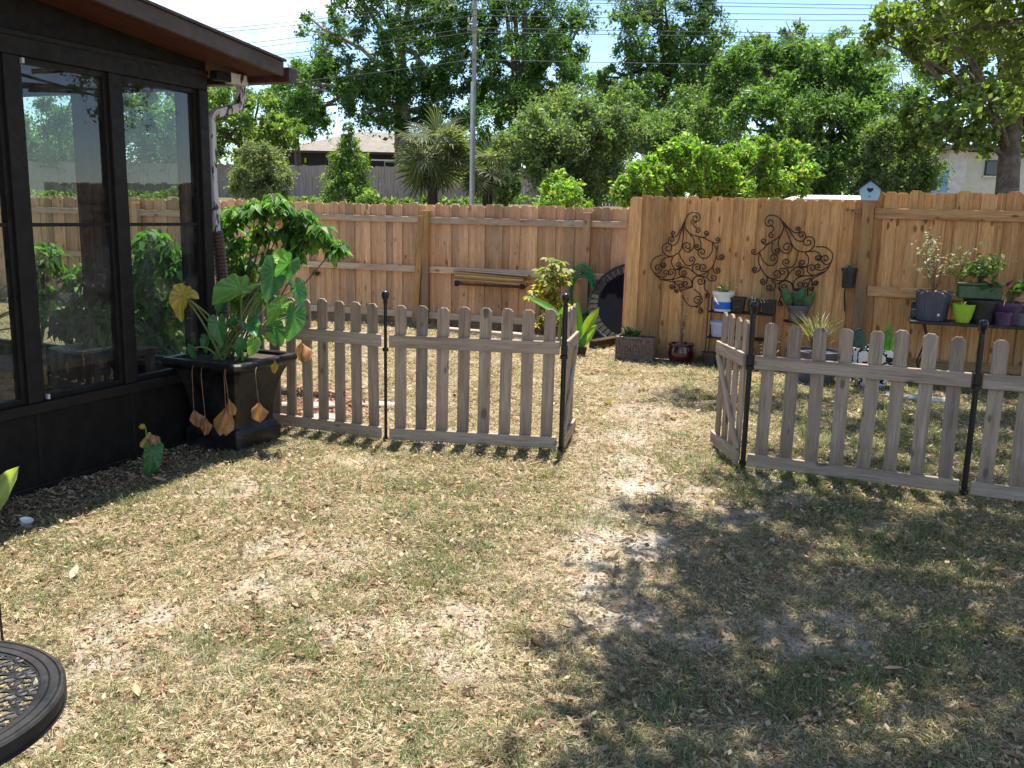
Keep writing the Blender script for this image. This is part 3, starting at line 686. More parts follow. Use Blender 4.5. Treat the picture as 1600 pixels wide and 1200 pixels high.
# roof: a sloping slab, higher towards the house
sl_ = .10; RE = .43
def zr(s): return 2.488 + sl_ * (RE - s)
mb = MB(); mb.prism([(NEAR, zr(NEAR)), (RE, zr(RE)), (RE, zr(RE) + .012), (NEAR, zr(NEAR) + .012)], -.318, DEEP + .3, lambda u, v, q: (u, q, v))
rf = mb.part('soffit', M['soffit'], sun_r)
mb = MB(); mb.prism([(NEAR, zr(NEAR) + .013), (RE + .02, zr(RE) + .013), (RE + .02, zr(RE) + .10), (NEAR, zr(NEAR) + .10)], -.315, DEEP + .3, lambda u, v, q: (u, q, v))
mb.part('roof', M['shingle'], sun_r)
mb = MB(); mb.prism([(NEAR, zr(NEAR) - .006), (RE, zr(RE) - .006), (RE, zr(RE) + .088), (NEAR, zr(NEAR) + .094)], -.350, -.319, lambda u, v, q: (u, q, v))
mb.part('fascia', M['fascia'], sun_r, bevel=.004)
mb = MB(); mb.prism([(NEAR, zr(NEAR) + .095), (RE + .01, zr(RE) + .089), (RE + .01, zr(RE) + .104), (NEAR, zr(NEAR) + .110)], -.366, -.316, lambda u, v, q: (u, q, v))
mb.part('drip_edge', M['fascia'], sun_r)
mb = MB(); mb.prism([(RE + .022, 2.448), (RE + .085, 2.442), (RE + .115, 2.485), (RE + .115, 2.545), (RE + .022, 2.545)], -.375, DEEP, lambda u, v, q: (u, q, v))
gut = mb.part('gutter', M['gutter'], sun_r, bevel=.004)
sbox('beam_end', 'peel', .20, .37, -.095, -.03, 2.415, 2.483); sbox('beam', 'kick', .06, .199, -.09, -.025, 2.42, 2.48)
# downspout with flaking paint and a corrugated end
ds = [(.405, .0, 2.445), (.405, .0, 2.33), (.385, .0, 2.285), (.150, .02, 2.215), (.118, .025, 2.185), (.115, .03, 1.80), (.13, .03, 1.42)]
dsp = MB().tube(ds, [.038] * len(ds), 4, flat=.8).part('downspout', M['peel'], sun_r)
pts, rr = [], []
for i in range(49):
    t = i / 48; pts.append((.135 + .03 * t + .02 * math.sin(t * 3), .03, 1.43 - .60 * t)); rr.append(.046 if (i % 2) else .037)
MB().tube(pts, rr, 14).part('corrugated_pipe', M['flex'], dsp, smooth=False)
# table with trays inside, behind the glass
tb = thing('plant_table', 'dark table with trays inside the sunroom behind the glass', 'table', B_ + WD * -.55 - WN * .55, SA)
beam('tabletop', M['darkwood'], tb, -.75, .35, -.28, .28, .60, .64)
for sx in (-.7, .3):
    for sy in (-.24, .24): beam('leg', M['darkwood'], tb, sx - .025, sx + .025, sy - .025, sy + .025, .06, .599)
ipb = B_ + WD * -.42 - WN * .62 + V(0, 0, .641)
leafy_later = ipb
tr = thing('seed_tray', 'pale shallow tray on the table inside the sunroom', 'tray', B_ + WD * -.62 - WN * .52 + V(0, 0, .641), SA)
mb = MB(); mb.squares([(.10, 0), (.14, .035), (.15, .035), (.15, .028)], rad=.15); mb.part('tray', M['concrete'], tr)

# ------------------------------------------------------------------ leaves and plants: shared builders
def orient(tip, nrm):
    x = Vector(tip).normalized(); n = Vector(nrm); n = (n - x * n.dot(x)).normalized(); y = n.cross(x)
    return Matrix((x, y, n)).transposed()
HEART = [(0, 1.0), (10, .92), (30, .72), (60, .55), (90, .50), (120, .52), (145, .56), (160, .52), (171, .32), (180, .10)]
def heart_mesh(name, mat, seed, fold=.25, droop=.25, wav=.05, wide=1.0, crumple=0.0):
    r = random.Random(seed); ths = [a for a in range(-180, 180, 10)]; ring = []
    def rad(a):
        a = abs(a)
        for (a0, r0), (a1, r1) in zip(HEART[:-1], HEART[1:]):
            if a <= a1: return r0 + (r1 - r0) * (a - a0) / (a1 - a0)
        return .13
    vs = [(0, 0, 0)]; fs = []; cs = [(1.25, 1.2, 1.1)]; ph = r.uniform(0, 6)
    fr = (.3, .55, .8, 1.0); n = len(ths)
    for fi, f in enumerate(fr):
        for a in ths:
            q = rad(a) * f * (1 + (wav * math.sin(math.radians(a) * 6 + ph) if f == 1 else 0)); x = q * math.cos(math.radians(a)); y = q * math.sin(math.radians(a)) * wide
            z = fold * abs(y) * (1.1 - .5 * abs(y)) - droop * max(x, 0) ** 2 - droop * .5 * max(-x, 0) ** 2 + wav * f * math.sin(math.radians(a) * 9 + ph) * .8
            z += .022 * f * (1 if abs(a) % 30 == 0 else -.4)
            if crumple: z += crumple * r.uniform(-1, 1); y *= 1 - crumple * 1.5 * r.random()
            vs.append((x, y, z)); vein = 1.35 if (abs(a) % 30 == 0) else .90 + r.uniform(-.07, .07); cs.append((vein, vein, vein * .95))
    for k in range(n): fs.append((0, 1 + k, 1 + (k + 1) % n))
    for fi in range(len(fr) - 1):
        for k in range(n): a = 1 + fi * n + k; b = 1 + fi * n + (k + 1) % n; fs += [(a, a + n, b), (b, a + n, b + n)]
    me = np_mesh(name, np.array(vs), np.array(fs), mat, np.array(cs), 3); me.polygons.foreach_set('use_smooth', [True] * len(me.polygons)); return me
def place_leaf(name, me, att, tip, nrm, parent, base):
    att = Vector(att); tip = Vector(tip); m = orient(tip - att, nrm) * (tip - att).length
    o = link(name, me, parent); o.matrix_local = Matrix.Translation(att - Vector(base)) @ m.to_4x4(); return o
def stem_curve(a, b, sag=.0, up=.0, n=7):
    a, b = Vector(a), Vector(b); return [a.lerp(b, t / (n - 1)) + V(0, 0, (up * math.sin(math.pi * t / (n - 1)))) for t in range(n)]

def withered_mesh(seed, mat, wide=.42):
    r = random.Random(seed); vs, fs, cs = [], [], []; pr = [.06, .22, .36, .44, .40, .24]; n = 7
    for i, w in enumerate(pr):
        for j in range(n):
            q = -1 + 2 * j / (n - 1); x = i / 5 * (1 - .10 * abs(q)) + r.uniform(-.05, .05); y = q * w * wide / .42 * r.uniform(.75, 1.15); z = .13 * math.sin(q * 4.5 + i * .8 + seed) * (.4 + i / 6) + r.uniform(-.06, .06) - .10 * q * q
            vs.append((x, y, z)); k = r.uniform(.65, 1.2); cs.append((k, k * .95, k * .9))
    for i in range(5):
        for j in range(n - 1): a = i * n + j; fs += [(a, a + 1, a + n), (a + 1, a + n + 1, a + n)]
    return np_mesh('withered_leaf', np.array(vs), np.array(fs), mat, np.array(cs), 3)
# ---- black square urn with elephant ears
UC = V(-1.90, 6.06, 0); UA = SA
urn = thing('square_planter', 'large black square urn planter beside the sunroom corner', 'planter', UC, UA)
mb = MB(); mb.squares([(.205, -.02), (.232, .015), (.232, .115), (.212, .15), (.196, .165), (.196, .19), (.200, .24), (.214, .36), (.245, .47), (.275, .535), (.312, .562), (.325, .574), (.325, .600), (.314, .614), (.270, .612), (.262, .57)], rad=.10)
mb.part('urn', M['urn'], urn, bevel=.004)
MB().squares([(.24, .575), (.25, .59)], rad=.1).part('soil', M['soil'], urn)
ears = thing('elephant_ear_plant', 'elephant ear plant with broad green leaves growing in the black planter', 'plant', UC + V(0, 0, .59))
eb = UC + V(0, 0, .59)
EL = [  # attach pixel, tip pixel, depth at attach, depth at tip, normal, mesh kind
    ((428, 424), (412, 488), 6.05, 5.92, (.35, -.75, .55), 'ear'), ((440, 404), (418, 388), 6.10, 6.2, (.1, -.8, .3), 'ear'), ((452, 412), (425, 452), 6.0, 6.0, (.5, -.7, .5), 'ear'),
    ((376, 452), (312, 482), 6.05, 5.75, (.15, -.35, .9), 'ear'), ((341, 506), (343, 552), 5.85, 5.78, (-.1, -.9, .35), 'ear'), ((286, 462), (267, 514), 5.75, 5.70, (-.3, -.8, .4), 'ear_y'),
    ((285, 458), (320, 462), 5.78, 5.75, (.1, -.6, .7), 'ear_y'), ((282, 458), (288, 430), 5.80, 5.85, (-.4, -.8, .2), 'ear'), ((388, 508), (408, 528), 5.95, 5.80, (.1, -.5, .85), 'ear'),
    ((440, 478), (404, 512), 6.0, 5.9, (.3, -.6, .75), 'ear'), ((462, 450), (476, 492), 6.0, 5.95, (.6, -.7, .3), 'ear'), ((458, 492), (452, 550), 6.0, 5.95, (.7, -.6, .1), 'ear'),
    ((378, 536), (366, 566), 5.85, 5.82, (.2, -.8, .5), 'ear'), ((396, 536), (390, 566), 5.82, 5.78, (.5, -.7, .5), 'ear'), ((300, 545), (306, 570), 5.9, 5.88, (-.5, -.7, .3), 'ear'),
    ((418, 528), (436, 545), 5.95, 5.9, (.2, -.5, .8), 'ear'), ((352, 470), (330, 500), 6.1, 6.05, (-.2, -.6, .7), 'ear'), ((366, 500), (352, 520), 6.0, 5.95, (.0, -.5, .85), 'ear'),
    ((430, 512), (446, 552), 6.1, 6.05, (.3, -.8, .2), 'ear'), ((408, 468), (392, 495), 6.2, 6.15, (-.1, -.8, .5), 'ear'), ((322, 530), (316, 558), 6.0, 5.95, (-.3, -.8, .4), 'ear')]
for i, (a, t, ya, yt, nr, kd) in enumerate(EL):
    A = at(*a, ya); T = at(*t, yt); me = heart_mesh('leaf', M['ear_l' if (kd == 'ear' and i in (1, 3, 9, 13, 15)) else kd], 40 + i, fold=random.uniform(.3, .75), droop=random.uniform(.1, .45), wav=.05, wide=random.uniform(.78, .98))
    o = place_leaf('leaf', me, A, A.lerp(T, .70), nr, ears, eb)
    if kd != 'ear': tag(o, 'yellowing torn leaf')
    root = eb + V(random.uniform(-.12, .12), random.uniform(-.1, .1), -.02)
    MB().tube([p - eb for p in stem_curve(root, A, up=.05)], [.010, .009, .008, .007, .006, .0055, .005], 6).part('stalk', M['stem'], ears, smooth=True)
# withered leaves hanging over the rim
for i, ((rx, ry), (lx, ly), (tx, ty), y) in enumerate([((302, 572), (303, 642), (312, 668), 5.70), ((316, 574), (321, 655), (322, 680), 5.68), ((352, 576), (353, 640), (347, 681), 5.62), ((354, 576), (357, 625), (364, 650), 5.62), ((401, 574), (404, 630), (406, 660), 5.70), ((430, 556), (430, 564), (428, 584), 5.78)]):
    a = at(rx, ry, y + .06); m_ = at(rx - 2, ry + 12, y); b = at(lx, ly, y); t = at(tx, ty, y)
    MB().tube([p - eb for p in (a, a.lerp(m_, .6) + V(0, 0, .015), m_, m_.lerp(b, .5), b)], .0022, 5).part('dry_stalk', M['drystem'], ears, smooth=True)
    me = withered_mesh(80 + i, M['ear_b' if i < 5 else 'ear_y'], (.40, .34, .36, .28, .42, .25)[i])
    tag(place_leaf('withered_leaf', me, b, b.lerp(t, 1.0), (.2, -.9, .1), ears, eb), 'crumpled tan dead leaf hanging on a limp stalk')
a = at(470, 535, 6.02); b = at(478, 566, 5.98)
tag(place_leaf('withered_leaf', withered_mesh(99, M['ear_b'], .42), a, b, (.2, -.9, .1), ears, eb), 'crumpled rust coloured dead leaf in front of the pickets')
# seedling at the wall foot
sp_ = gnd(232, 742); sd = thing('elephant_ear_seedling', 'small drooping elephant ear shoot at the foot of the dark wall', 'plant', sp_)
for i, (a, t, kd, nr) in enumerate([((232, 676), (222, 700), 'ear_y', (-.3, -.8, .3)), ((234, 678), (246, 694), 'ear_b', (.3, -.8, .3)), ((238, 704), (233, 748), 'ear', (.6, -.7, .2)), ((228, 670), (219, 664), 'ear_y', (0, -.8, .5))]):
    A = at(*a, sp_.y); T = at(*t, sp_.y - .04); place_leaf('leaf', heart_mesh('leaf', M[kd], 120 + i, .4, .2, .05, .7, .03) if kd == 'ear' else withered_mesh(120 + i, M[kd], .36), A, T, nr, sd, sp_)
    MB().tube([p - sp_ for p in stem_curve(sp_, A, n=5)], .004, 5).part('stalk', M['stem'], sd, smooth=True)

# ---- leafy shrubs built leaf by leaf
def oval_leaf(seed, mat, col, L_=1.0, W_=.42, fold=.22, droop=.25):
    r = random.Random(seed); vs, fs, cs = [], [], []
    for t, w in [(0, .04), (.18, .62), (.42, 1.0), (.68, .8), (.88, .36), (1, .02)]:
        for s in (-1, 0, 1): vs.append((t * L_, s * w * W_, fold * abs(s) * w * W_ - droop * t * t + r.uniform(-.015, .015))); k = (1.12 if s == 0 else r.uniform(.85, 1.05)); cs.append([c * k for c in col])
    for i in range(5):
        for j in range(2): fs.append((i * 3 + j, i * 3 + j + 1, i * 3 + j + 4, i * 3 + j + 3))
    me = np_mesh('leaf', np.array(vs), np.array(fs), mat, np.array(cs)); me.polygons.foreach_set('use_smooth', [True] * len(me.polygons)); return me
SHC = [(.08, .17, .045), (.11, .24, .05), (.045, .11, .03), (.19, .33, .07), (.085, .20, .045)]
SHL = [oval_leaf(i, M['leaf_gloss'], SHC[i % 5], W_=random.uniform(.17, .24), droop=random.uniform(.1, .5)) for i in range(10)]
def leafy_shrub(label, base, blobs, nleaf, size, inner, seed):
    r = random.Random(seed); t = thing('leafy_shrub', label, 'shrub', base)
    tips = []
    for (c, rx, rz) in blobs:
        st = [Vector(base), Vector(base).lerp(c, .45) + V(r.uniform(-.1, .1), r.uniform(-.1, .1), .05), c]
        MB().tube([p - Vector(base) for p in st], [.013, .009, .004], 6).part('branch', M['bark'], t, smooth=True)
    for i in range(nleaf):
        c, rx, rz = blobs[i % len(blobs)]
        u = V(r.gauss(0, 1), r.gauss(0, 1), r.gauss(0, 1)).normalized() * r.uniform(.45, 1.0)
        p = c + V(u.x * rx, u.y * rx, u.z * rz); d = V(u.x, u.y - .2, u.z * .3 - .65).normalized() + V(r.uniform(-.6, .6), r.uniform(-.6, .6), r.uniform(-.6, .5))
        sz = size * r.uniform(.65, 1.25); m = orient(d, (u.x * .5 + r.uniform(-.3, .3), u.y * .5 + r.uniform(-.3, .3), 1)) * sz
        o = link('leaf', r.choice(SHL), t); o.matrix_local = Matrix.Translation(p - Vector(base)) @ m.to_4x4()
    V_, F_, C_ = [], [], []
    for i in range(inner):
        c, rx, rz = r.choice(blobs); u = V(r.gauss(0, 1), r.gauss(0, 1), r.gauss(0, 1)).normalized() * r.random() ** .5 * .9
        p = c + V(u.x * rx, u.y * rx, u.z * rz) - Vector(base); m = orient((r.gauss(0, 1), r.gauss(0, 1), -.6), (r.gauss(0, .5), r.gauss(0, .5), 1)) * size * r.uniform(.6, 1.1); k = len(V_)
        V_ += [p, p + m @ V(.45, .22, .06), p + m @ V(1, 0, -.2), p + m @ V(.45, -.22, .06)]; F_.append((k, k + 1, k + 2, k + 3)); C_ += [r.choice(SHC)] * 4
    o = link('inner_foliage', np_mesh('inner_foliage', np.array([tuple(v) for v in V_]), np.array(F_), M['leaf_gloss'], np.array(C_)), t); tag(o, kind='stuff')
    return t
def blob(px, py, Y, rx, rz): return (at(px, py, Y), rx * Y / FPX, rz * Y / FPX)
sb = V(-2.75, 8.4, 0)
leafy_shrub('glossy green leafy shrub behind the planter with a branch reaching over the fence', sb,
            [blob(px, py, 8.25 + dy, rx, rz) for px, py, dy, rx, rz in ((365, 335, .2, 26, 22), (400, 325, 0, 22, 18), (438, 322, -.1, 20, 16), (472, 338, -.1, 20, 16), (500, 358, -.2, 17, 13), (526, 384, -.25, 14, 14), (455, 362, 0, 22, 18), (412, 362, .1, 24, 20), (375, 382, .2, 26, 24), (348, 352, .3, 24, 30), (350, 410, .3, 24, 30), (384, 424, .2, 22, 24), (422, 402, .1, 18, 18), (458, 396, -.05, 13, 13), (395, 456, .2, 22, 22), (362, 465, .3, 22, 26), (480, 372, -.1, 15, 15), (428, 308, 0, 10, 8))], 300, .135, 1500, 5)
leafy_shrub('green shrub seen through the right sunroom window', V(-4.35, 8.9, 0),
            [blob(235, 385, 8.6, 30, 34), blob(275, 420, 8.6, 32, 50), blob(220, 440, 8.7, 30, 40), blob(290, 480, 8.5, 35, 40), blob(245, 490, 8.7, 40, 40), blob(250, 535, 8.6, 44, 30), blob(215, 520, 8.6, 34, 30)], 230, .135, 2000, 6)
leafy_shrub('dim green shrub seen through the left sunroom window', V(-6.1, 9.6, 0),
            [blob(65, 405, 9.4, 32, 34), blob(60, 470, 9.4, 36, 40), blob(125, 440, 9.5, 26, 34), blob(145, 490, 9.5, 40, 40), blob(165, 430, 9.4, 20, 50)], 190, .135, 1600, 7)

leafy_shrub('dark broad leaved houseplant on the table inside the sunroom', leafy_later, [(leafy_later + V(.0, .05, .20), .20, .16), (leafy_later + V(-.22, .12, .16), .18, .14), (leafy_later + V(.12, -.1, .12), .14, .12)], 60, .13, 200, 8)['category'] = 'plant'

# ------------------------------------------------------------------ iron scroll ornaments
def spiral_path(pts, c=None, turns=1.15, cw=True):
    P = [V(p[0], p[1], 0) for p in pts]; out = []
    for i in range(len(P) - 1):
        p0, p1, p2, p3 = P[max(i - 1, 0)], P[i], P[i + 1], P[min(i + 2, len(P) - 1)]
        for k in range(5):
            t = k / 5; out.append(.5 * ((2 * p1) + (p2 - p0) * t + (2 * p0 - 5 * p1 + 4 * p2 - p3) * t * t + (3 * p1 - p0 - 3 * p2 + p3) * t ** 3))
    out.append(P[-1])
    if c:
        c = V(c[0], c[1], 0); d = P[-1] - c; r0 = d.length; a0 = math.atan2(d.y, d.x); n = int(16 * turns)
        for k in range(1, n + 1):
            t = k / n; a = a0 + (1 if cw else -1) * 2 * math.pi * turns * t; r = r0 * (1 - t * .78); out.append(c + V(math.cos(a) * r, math.sin(a) * r, 0))
    return out
ST = [([(445, 235), (450, 160), (490, 105), (550, 88), (588, 120)], (552, 150), 1), ([(560, 180), (535, 215), (560, 250)], (578, 275), 1), ([(445, 240), (480, 290), (530, 320), (640, 345), (720, 380), (775, 395), (805, 375)], (785, 360), 0),
      ([(600, 340), (660, 335), (690, 300)], (665, 300), 0), ([(440, 180), (410, 260), (370, 330), (330, 340), (310, 310)], (332, 308), 1), ([(440, 190), (400, 330), (380, 400), (330, 435), (290, 410), (285, 370)], (318, 375), 1),
      ([(437, 200), (435, 340), (425, 450), (390, 510), (320, 545), (250, 520), (225, 460), (245, 425)], (285, 460), 1), ([(450, 250), (500, 310), (545, 370), (545, 450), (490, 495), (440, 460)], (482, 437), 1),
      ([(590, 345), (620, 400), (615, 450), (580, 470), (557, 440)], (580, 435), 1), ([(735, 400), (735, 480), (690, 545), (630, 545), (595, 500)], (635, 490), 1), ([(735, 390), (775, 460), (770, 580), (720, 670), (640, 685)], (658, 645), 1),
      ([(760, 620), (700, 690), (620, 725), (560, 690), (550, 640), (590, 610)], (600, 645), 1), ([(775, 520), (800, 555), (850, 555), (860, 525)], (835, 530), 0), ([(750, 640), (775, 690), (815, 695), (828, 665)], (803, 665), 0),
      ([(720, 690), (700, 740), (730, 775), (775, 775)], (765, 745), 0), ([(235, 530), (150, 570), (115, 650), (150, 715), (200, 725), (230, 680)], (190, 670), 0), ([(330, 545), (250, 570), (218, 630), (245, 665), (275, 640)], (248, 638), 0),
      ([(345, 545), (330, 600), (360, 665), (410, 675), (430, 635)], (400, 630), 0), ([(400, 510), (440, 580), (490, 630), (545, 620), (570, 575)], (535, 570), 0), ([(150, 715), (220, 780), (330, 800), (380, 812)], None, 0),
      ([(180, 745), (250, 762), (300, 735)], (275, 715), 0), ([(250, 780), (340, 780), (380, 730), (370, 690)], (335, 710), 0), ([(370, 690), (420, 655), (480, 650), (540, 680), (600, 720)], None, 0), ([(450, 650), (415, 690), (430, 740), (480, 735)], (460, 710), 0),
      ([(345, 790), (420, 755), (500, 755), (545, 790), (550, 840), (510, 850)], (490, 820), 1), ([(690, 740), (600, 735), (560, 780), (560, 850)], None, 1), ([(560, 840), (560, 780), (600, 735), (660, 745), (680, 790)], (640, 785), 1),
      ([(370, 800), (375, 850), (350, 880), (325, 860)], (345, 855), 1), ([(385, 850), (378, 895), (400, 915)], (400, 895), 0), ([(430, 870), (470, 960), (540, 1040), (620, 1040), (668, 990), (650, 950)], (620, 985), 0),
      ([(600, 1050), (660, 1060), (680, 1100)], (655, 1092), 1), ([(580, 870), (640, 920), (668, 975)], None, 0), ([(380, 812), (420, 850), (440, 890), (500, 870), (560, 850)], None, 0), ([(690, 770), (680, 850), (720, 900), (700, 950)], (715, 925), 0),
      ([(370, 800), (440, 795), (470, 830)], (440, 835), 1)]
K_ = 0.00107 * tall(1075, 410).y / 10.1
scroll_meshes = []
for pts, c, cw in ST:
    pth = [V((p.x - 480) * K_, 0, (600 - p.y) * K_) for p in spiral_path(pts, c, 1.2, bool(cw))]
    scroll_meshes.append(MB().tube(pth, .0058, 6).mesh('scroll', M['rust_iron'], smooth=True))
for (px, py, mir, rot, sc, lab) in ((1072, 410, 1, 0, 1.0, 'left of two wrought iron scroll ornaments on the plank fence'), (1239, 411, -1, R(-23.5), 1.02, 'right of two wrought iron scroll ornaments, mirrored and tilted')):
    p = tall(px, py, .03); t = thing('scroll_ornament', lab, 'wall art', p, tang, 'iron scroll ornaments')
    t.rotation_euler = (0, rot, tang); t.scale = (mir * sc, 1, sc)
    for me in scroll_meshes: link('scroll', me, t)

# birdhouse on the post
p = RB - V(td.y, -td.x, 0) * -.06 + V(0, 0, 1.80)
bh = thing('birdhouse', 'light blue birdhouse with a dark roof and heart shaped hole on the fence post', 'birdhouse', p, tang); bh.scale = (1.22, 1.1, 1.12)
pent = [(-.065, 0), (.065, 0), (.085, .10), (0, .175), (-.085, .10)]
mb = MB().prism(pent, -.06, .06, lambda u, v, q: (u, q, v)); mb.part('box', M['birdblue'], bh, bevel=.002)
for sx in (-1, 1):
    a = math.atan2(.075, .085); d = V(math.cos(a), math.sin(a))
    mb = MB().prism([(0, .178), (0, .192), (sx * .112, .192 - .112 * .88), (sx * .112, .178 - .112 * .88)], -.085, .075, lambda u, v, q: (u, q, v)); mb.part('roof_board', M['navy'], bh)
hp = []
for i in range(24):
    a = 2 * math.pi * i / 24; hp.append((.0016 * 16 * math.sin(a) ** 3, .092 + .0016 * (13 * math.cos(a) - 5 * math.cos(2 * a) - 2 * math.cos(3 * a) - math.cos(4 * a))))
MB().prism(hp, -.0645, -.0585, lambda u, v, q: (u, q, v)).part('heart_hole', M['navy'], bh)
MB().tube([(0, -.055, .035), (0, -.075, .035)], .006, 8).part('perch', M['navy'], bh)

# ------------------------------------------------------------------ pots and small things
def pot(parent, prof, mat, name='pot', seg=24, soil=None, c=(0, 0, 0), smooth=True):
    o = MB().lathe(prof, seg, c=c).part(name, M[mat], parent, smooth=smooth)
    return o
def pot_prof(rb, rt, h, lip=.012, wall=.012, liph=.03):
    return [(.001, .0), (rb, .0), (rt - lip, h - liph), (rt, h - liph), (rt, h), (rt - wall, h), (rt - wall - .006, h - .03), (.001, h - .035)]
def grassy(parent, n, h, spread, seed, mat='leaf', pal=None, w=.006, z=0, curl=.8, c=(0, 0), name='blades'):
    r = np.random.default_rng(seed); pal = pal or [(.10, .19, .05), (.16, .24, .07), (.30, .30, .12)]; V_, F_, C_ = [], [], []
    for i in range(n):
        az = r.uniform(0, 6.28); d = np.array([math.cos(az), math.sin(az), 0]); s = np.array([-d[1], d[0], 0]); hh = h * r.uniform(.5, 1.15); ln = spread * r.uniform(.3, 1.2); ww = w * r.uniform(.7, 1.3)
        p0 = np.array([c[0], c[1], z]) + np.append(r.normal(0, .02, 2), 0); k = len(V_); col = np.array(pal[r.integers(len(pal))]) * r.uniform(.8, 1.2)
        for q, t in enumerate((0, .3, .6, .85, 1)):
            p = p0 + d * ln * t ** 1.6 + np.array([0, 0, hh * (t - curl * .5 * t ** 3)]); wq = ww * (1, 1, .8, .5, .06)[q]; V_ += [p - s * wq, p + s * wq]; C_ += [col, col]
        F_ += [(k + 2 * j, k + 2 * j + 1, k + 2 * j + 3, k + 2 * j + 2) for j in range(4)]
    return link(name, np_mesh(name, np.array(V_), np.array(F_), M[mat], np.clip(np.array(C_), 0, 1)), parent)
def sprigs(parent, n, h, spread, seed, pal, leaf=.03, z=0, c=(0, 0), nleaf=12, mat='leaf', droop=0.3, stem='drystem', lo=.25):
    """thin forking stems dressed with small oval leaves"""
    r = random.Random(seed); V_, F_, C_ = [], [], []; st = MB()
    for i in range(n):
        az = r.uniform(0, 6.28); d = V(math.cos(az), math.sin(az), 0); hh = h * r.uniform(.55, 1.1); ln = spread * r.uniform(.2, 1.0)
        pts = [V(c[0], c[1], z) + d * ln * t ** 1.4 + V(r.uniform(-.012, .012), r.uniform(-.012, .012), hh * (t - droop * t ** 3 * .6)) for t in (0, .25, .5, .75, 1)]
        st.tube(pts, [.004, .0035, .003, .002, .0012], 5)
        for j in range(nleaf):
            t = lo + (1 - lo) * r.random(); q = t * 4; k0 = min(int(q), 3); p = pts[k0].lerp(pts[k0 + 1], q - k0); m = orient((r.gauss(0, 1), r.gauss(0, 1), r.gauss(.1, .6)), (r.gauss(0, .5), r.gauss(0, .5), 1)) * leaf * r.uniform(.6, 1.25); k = len(V_)
            V_ += [p, p + m @ V(.5, .3, .08), p + m @ V(1, 0, -.1), p + m @ V(.5, -.3, .08)]; F_.append((k, k + 1, k + 2, k + 3)); cc = r.choice(pal); f = r.uniform(.8, 1.2); C_ += [[x * f for x in cc]] * 4
    st.part('stems', M[stem], parent, normals=False, smooth=True)
    if nleaf: link('foliage', np_mesh('foliage', np.array([tuple(v) for v in V_]), np.array(F_), M[mat], np.array(C_)), parent)
def cactus(parent, pads, mat='cactus'):
    for (x, z, w, h, tilt, y, yaw) in pads:
        mm = Matrix.Rotation(yaw, 3, 'Z') @ Matrix.Rotation(tilt, 3, 'Y'); mb = MB(); mb.ball(mm @ V(0, 0, h * .48), w / 2, .016 + w * .05, h / 2, 12, 8, M=mm); o = mb.part('cactus_pad', M[mat], parent, smooth=True); o.location = (x, y, z)
PALG = [(.10, .20, .05), (.15, .26, .07), (.20, .28, .09)]; PALD = [(.42, .36, .26), (.52, .46, .36), (.30, .24, .16)]; PALS = [(.30, .34, .24), (.22, .28, .17), (.40, .40, .32)]
def front(px, py, d=.0, z=None):                               # a place d metres in front of the tall fence at a pixel
    p = tall(px, py, d); return p if z is None else V(p.x, p.y, z)

# wicker trough with succulents
b = gnd(994, 566); t = thing('wicker_planter', 'rectangular brown wicker trough with a small succulent at the fence end', 'planter', b + V(0, .10, 0), tang + .02)
wl, wd_, wh = .40, .22, .27
beam('liner', M['pot_black'], t, -wl / 2 + .015, wl / 2 - .015, -wd_ / 2 + .015, wd_ / 2 - .015, 0, wh - .03)
mb = MB()
for i in range(27):
    x = -wl / 2 + wl * i / 26
    for y in (-wd_ / 2, wd_ / 2): mb.tube([(x, y + .006 * (-1) ** i, 0), (x, y - .006 * (-1) ** i, wh * .5), (x, y + .006 * (-1) ** i, wh)], .007, 5)
for i in range(15):
    y = -wd_ / 2 + wd_ * i / 14
    for x in (-wl / 2, wl / 2): mb.tube([(x, y, 0), (x, y, wh)], .007, 5)
for k in range(9):
    z = .015 + (wh - .03) * k / 8
    for y in (-wd_ / 2, wd_ / 2): mb.tube([(-wl / 2, y, z), (wl / 2, y, z)], .005, 4)
mb.part('weave', M['wicker'], t, normals=False, smooth=True)
mb = MB().tube([(-wl / 2, -wd_ / 2, wh), (wl / 2, -wd_ / 2, wh), (wl / 2, wd_ / 2, wh), (-wl / 2, wd_ / 2, wh), (-wl / 2, -wd_ / 2, wh)], .012, 6); mb.part('rim', M['wicker'], t)
s_ = thing('succulent', 'grey green leafy succulent in the wicker trough', 'plant', b + V(-.06, .10, wh - .03))
grassy(s_, 46, .17, .13, 5, pal=[(.12, .20, .09), (.18, .26, .13), (.09, .15, .07)], w=.018, curl=.5); grassy(s_, 24, .13, .09, 6, pal=[(.16, .24, .12)], w=.02, c=(.05, .02), curl=.5)
# maroon pot with a dried plant
b = gnd(1066, 571); t = thing('glazed_pot', 'round maroon glazed pot at the fence foot', 'pot', b + V(0, .12, 0))
pot(t, [(.001, 0), (.10, 0), (.135, .06), (.145, .12), (.132, .18), (.128, .20), (.148, .212), (.148, .228), (.128, .228), (.118, .19), (.001, .18)], 'pot_maroon', seg=28)
d_ = thing('dried_plant', 'tall dry brown plant standing in the maroon pot', 'plant', b + V(0, .12, .18)); sprigs(d_, 9, .62, .14, 3, PALD, leaf=.035, nleaf=9, mat='dryleaf', droop=0)
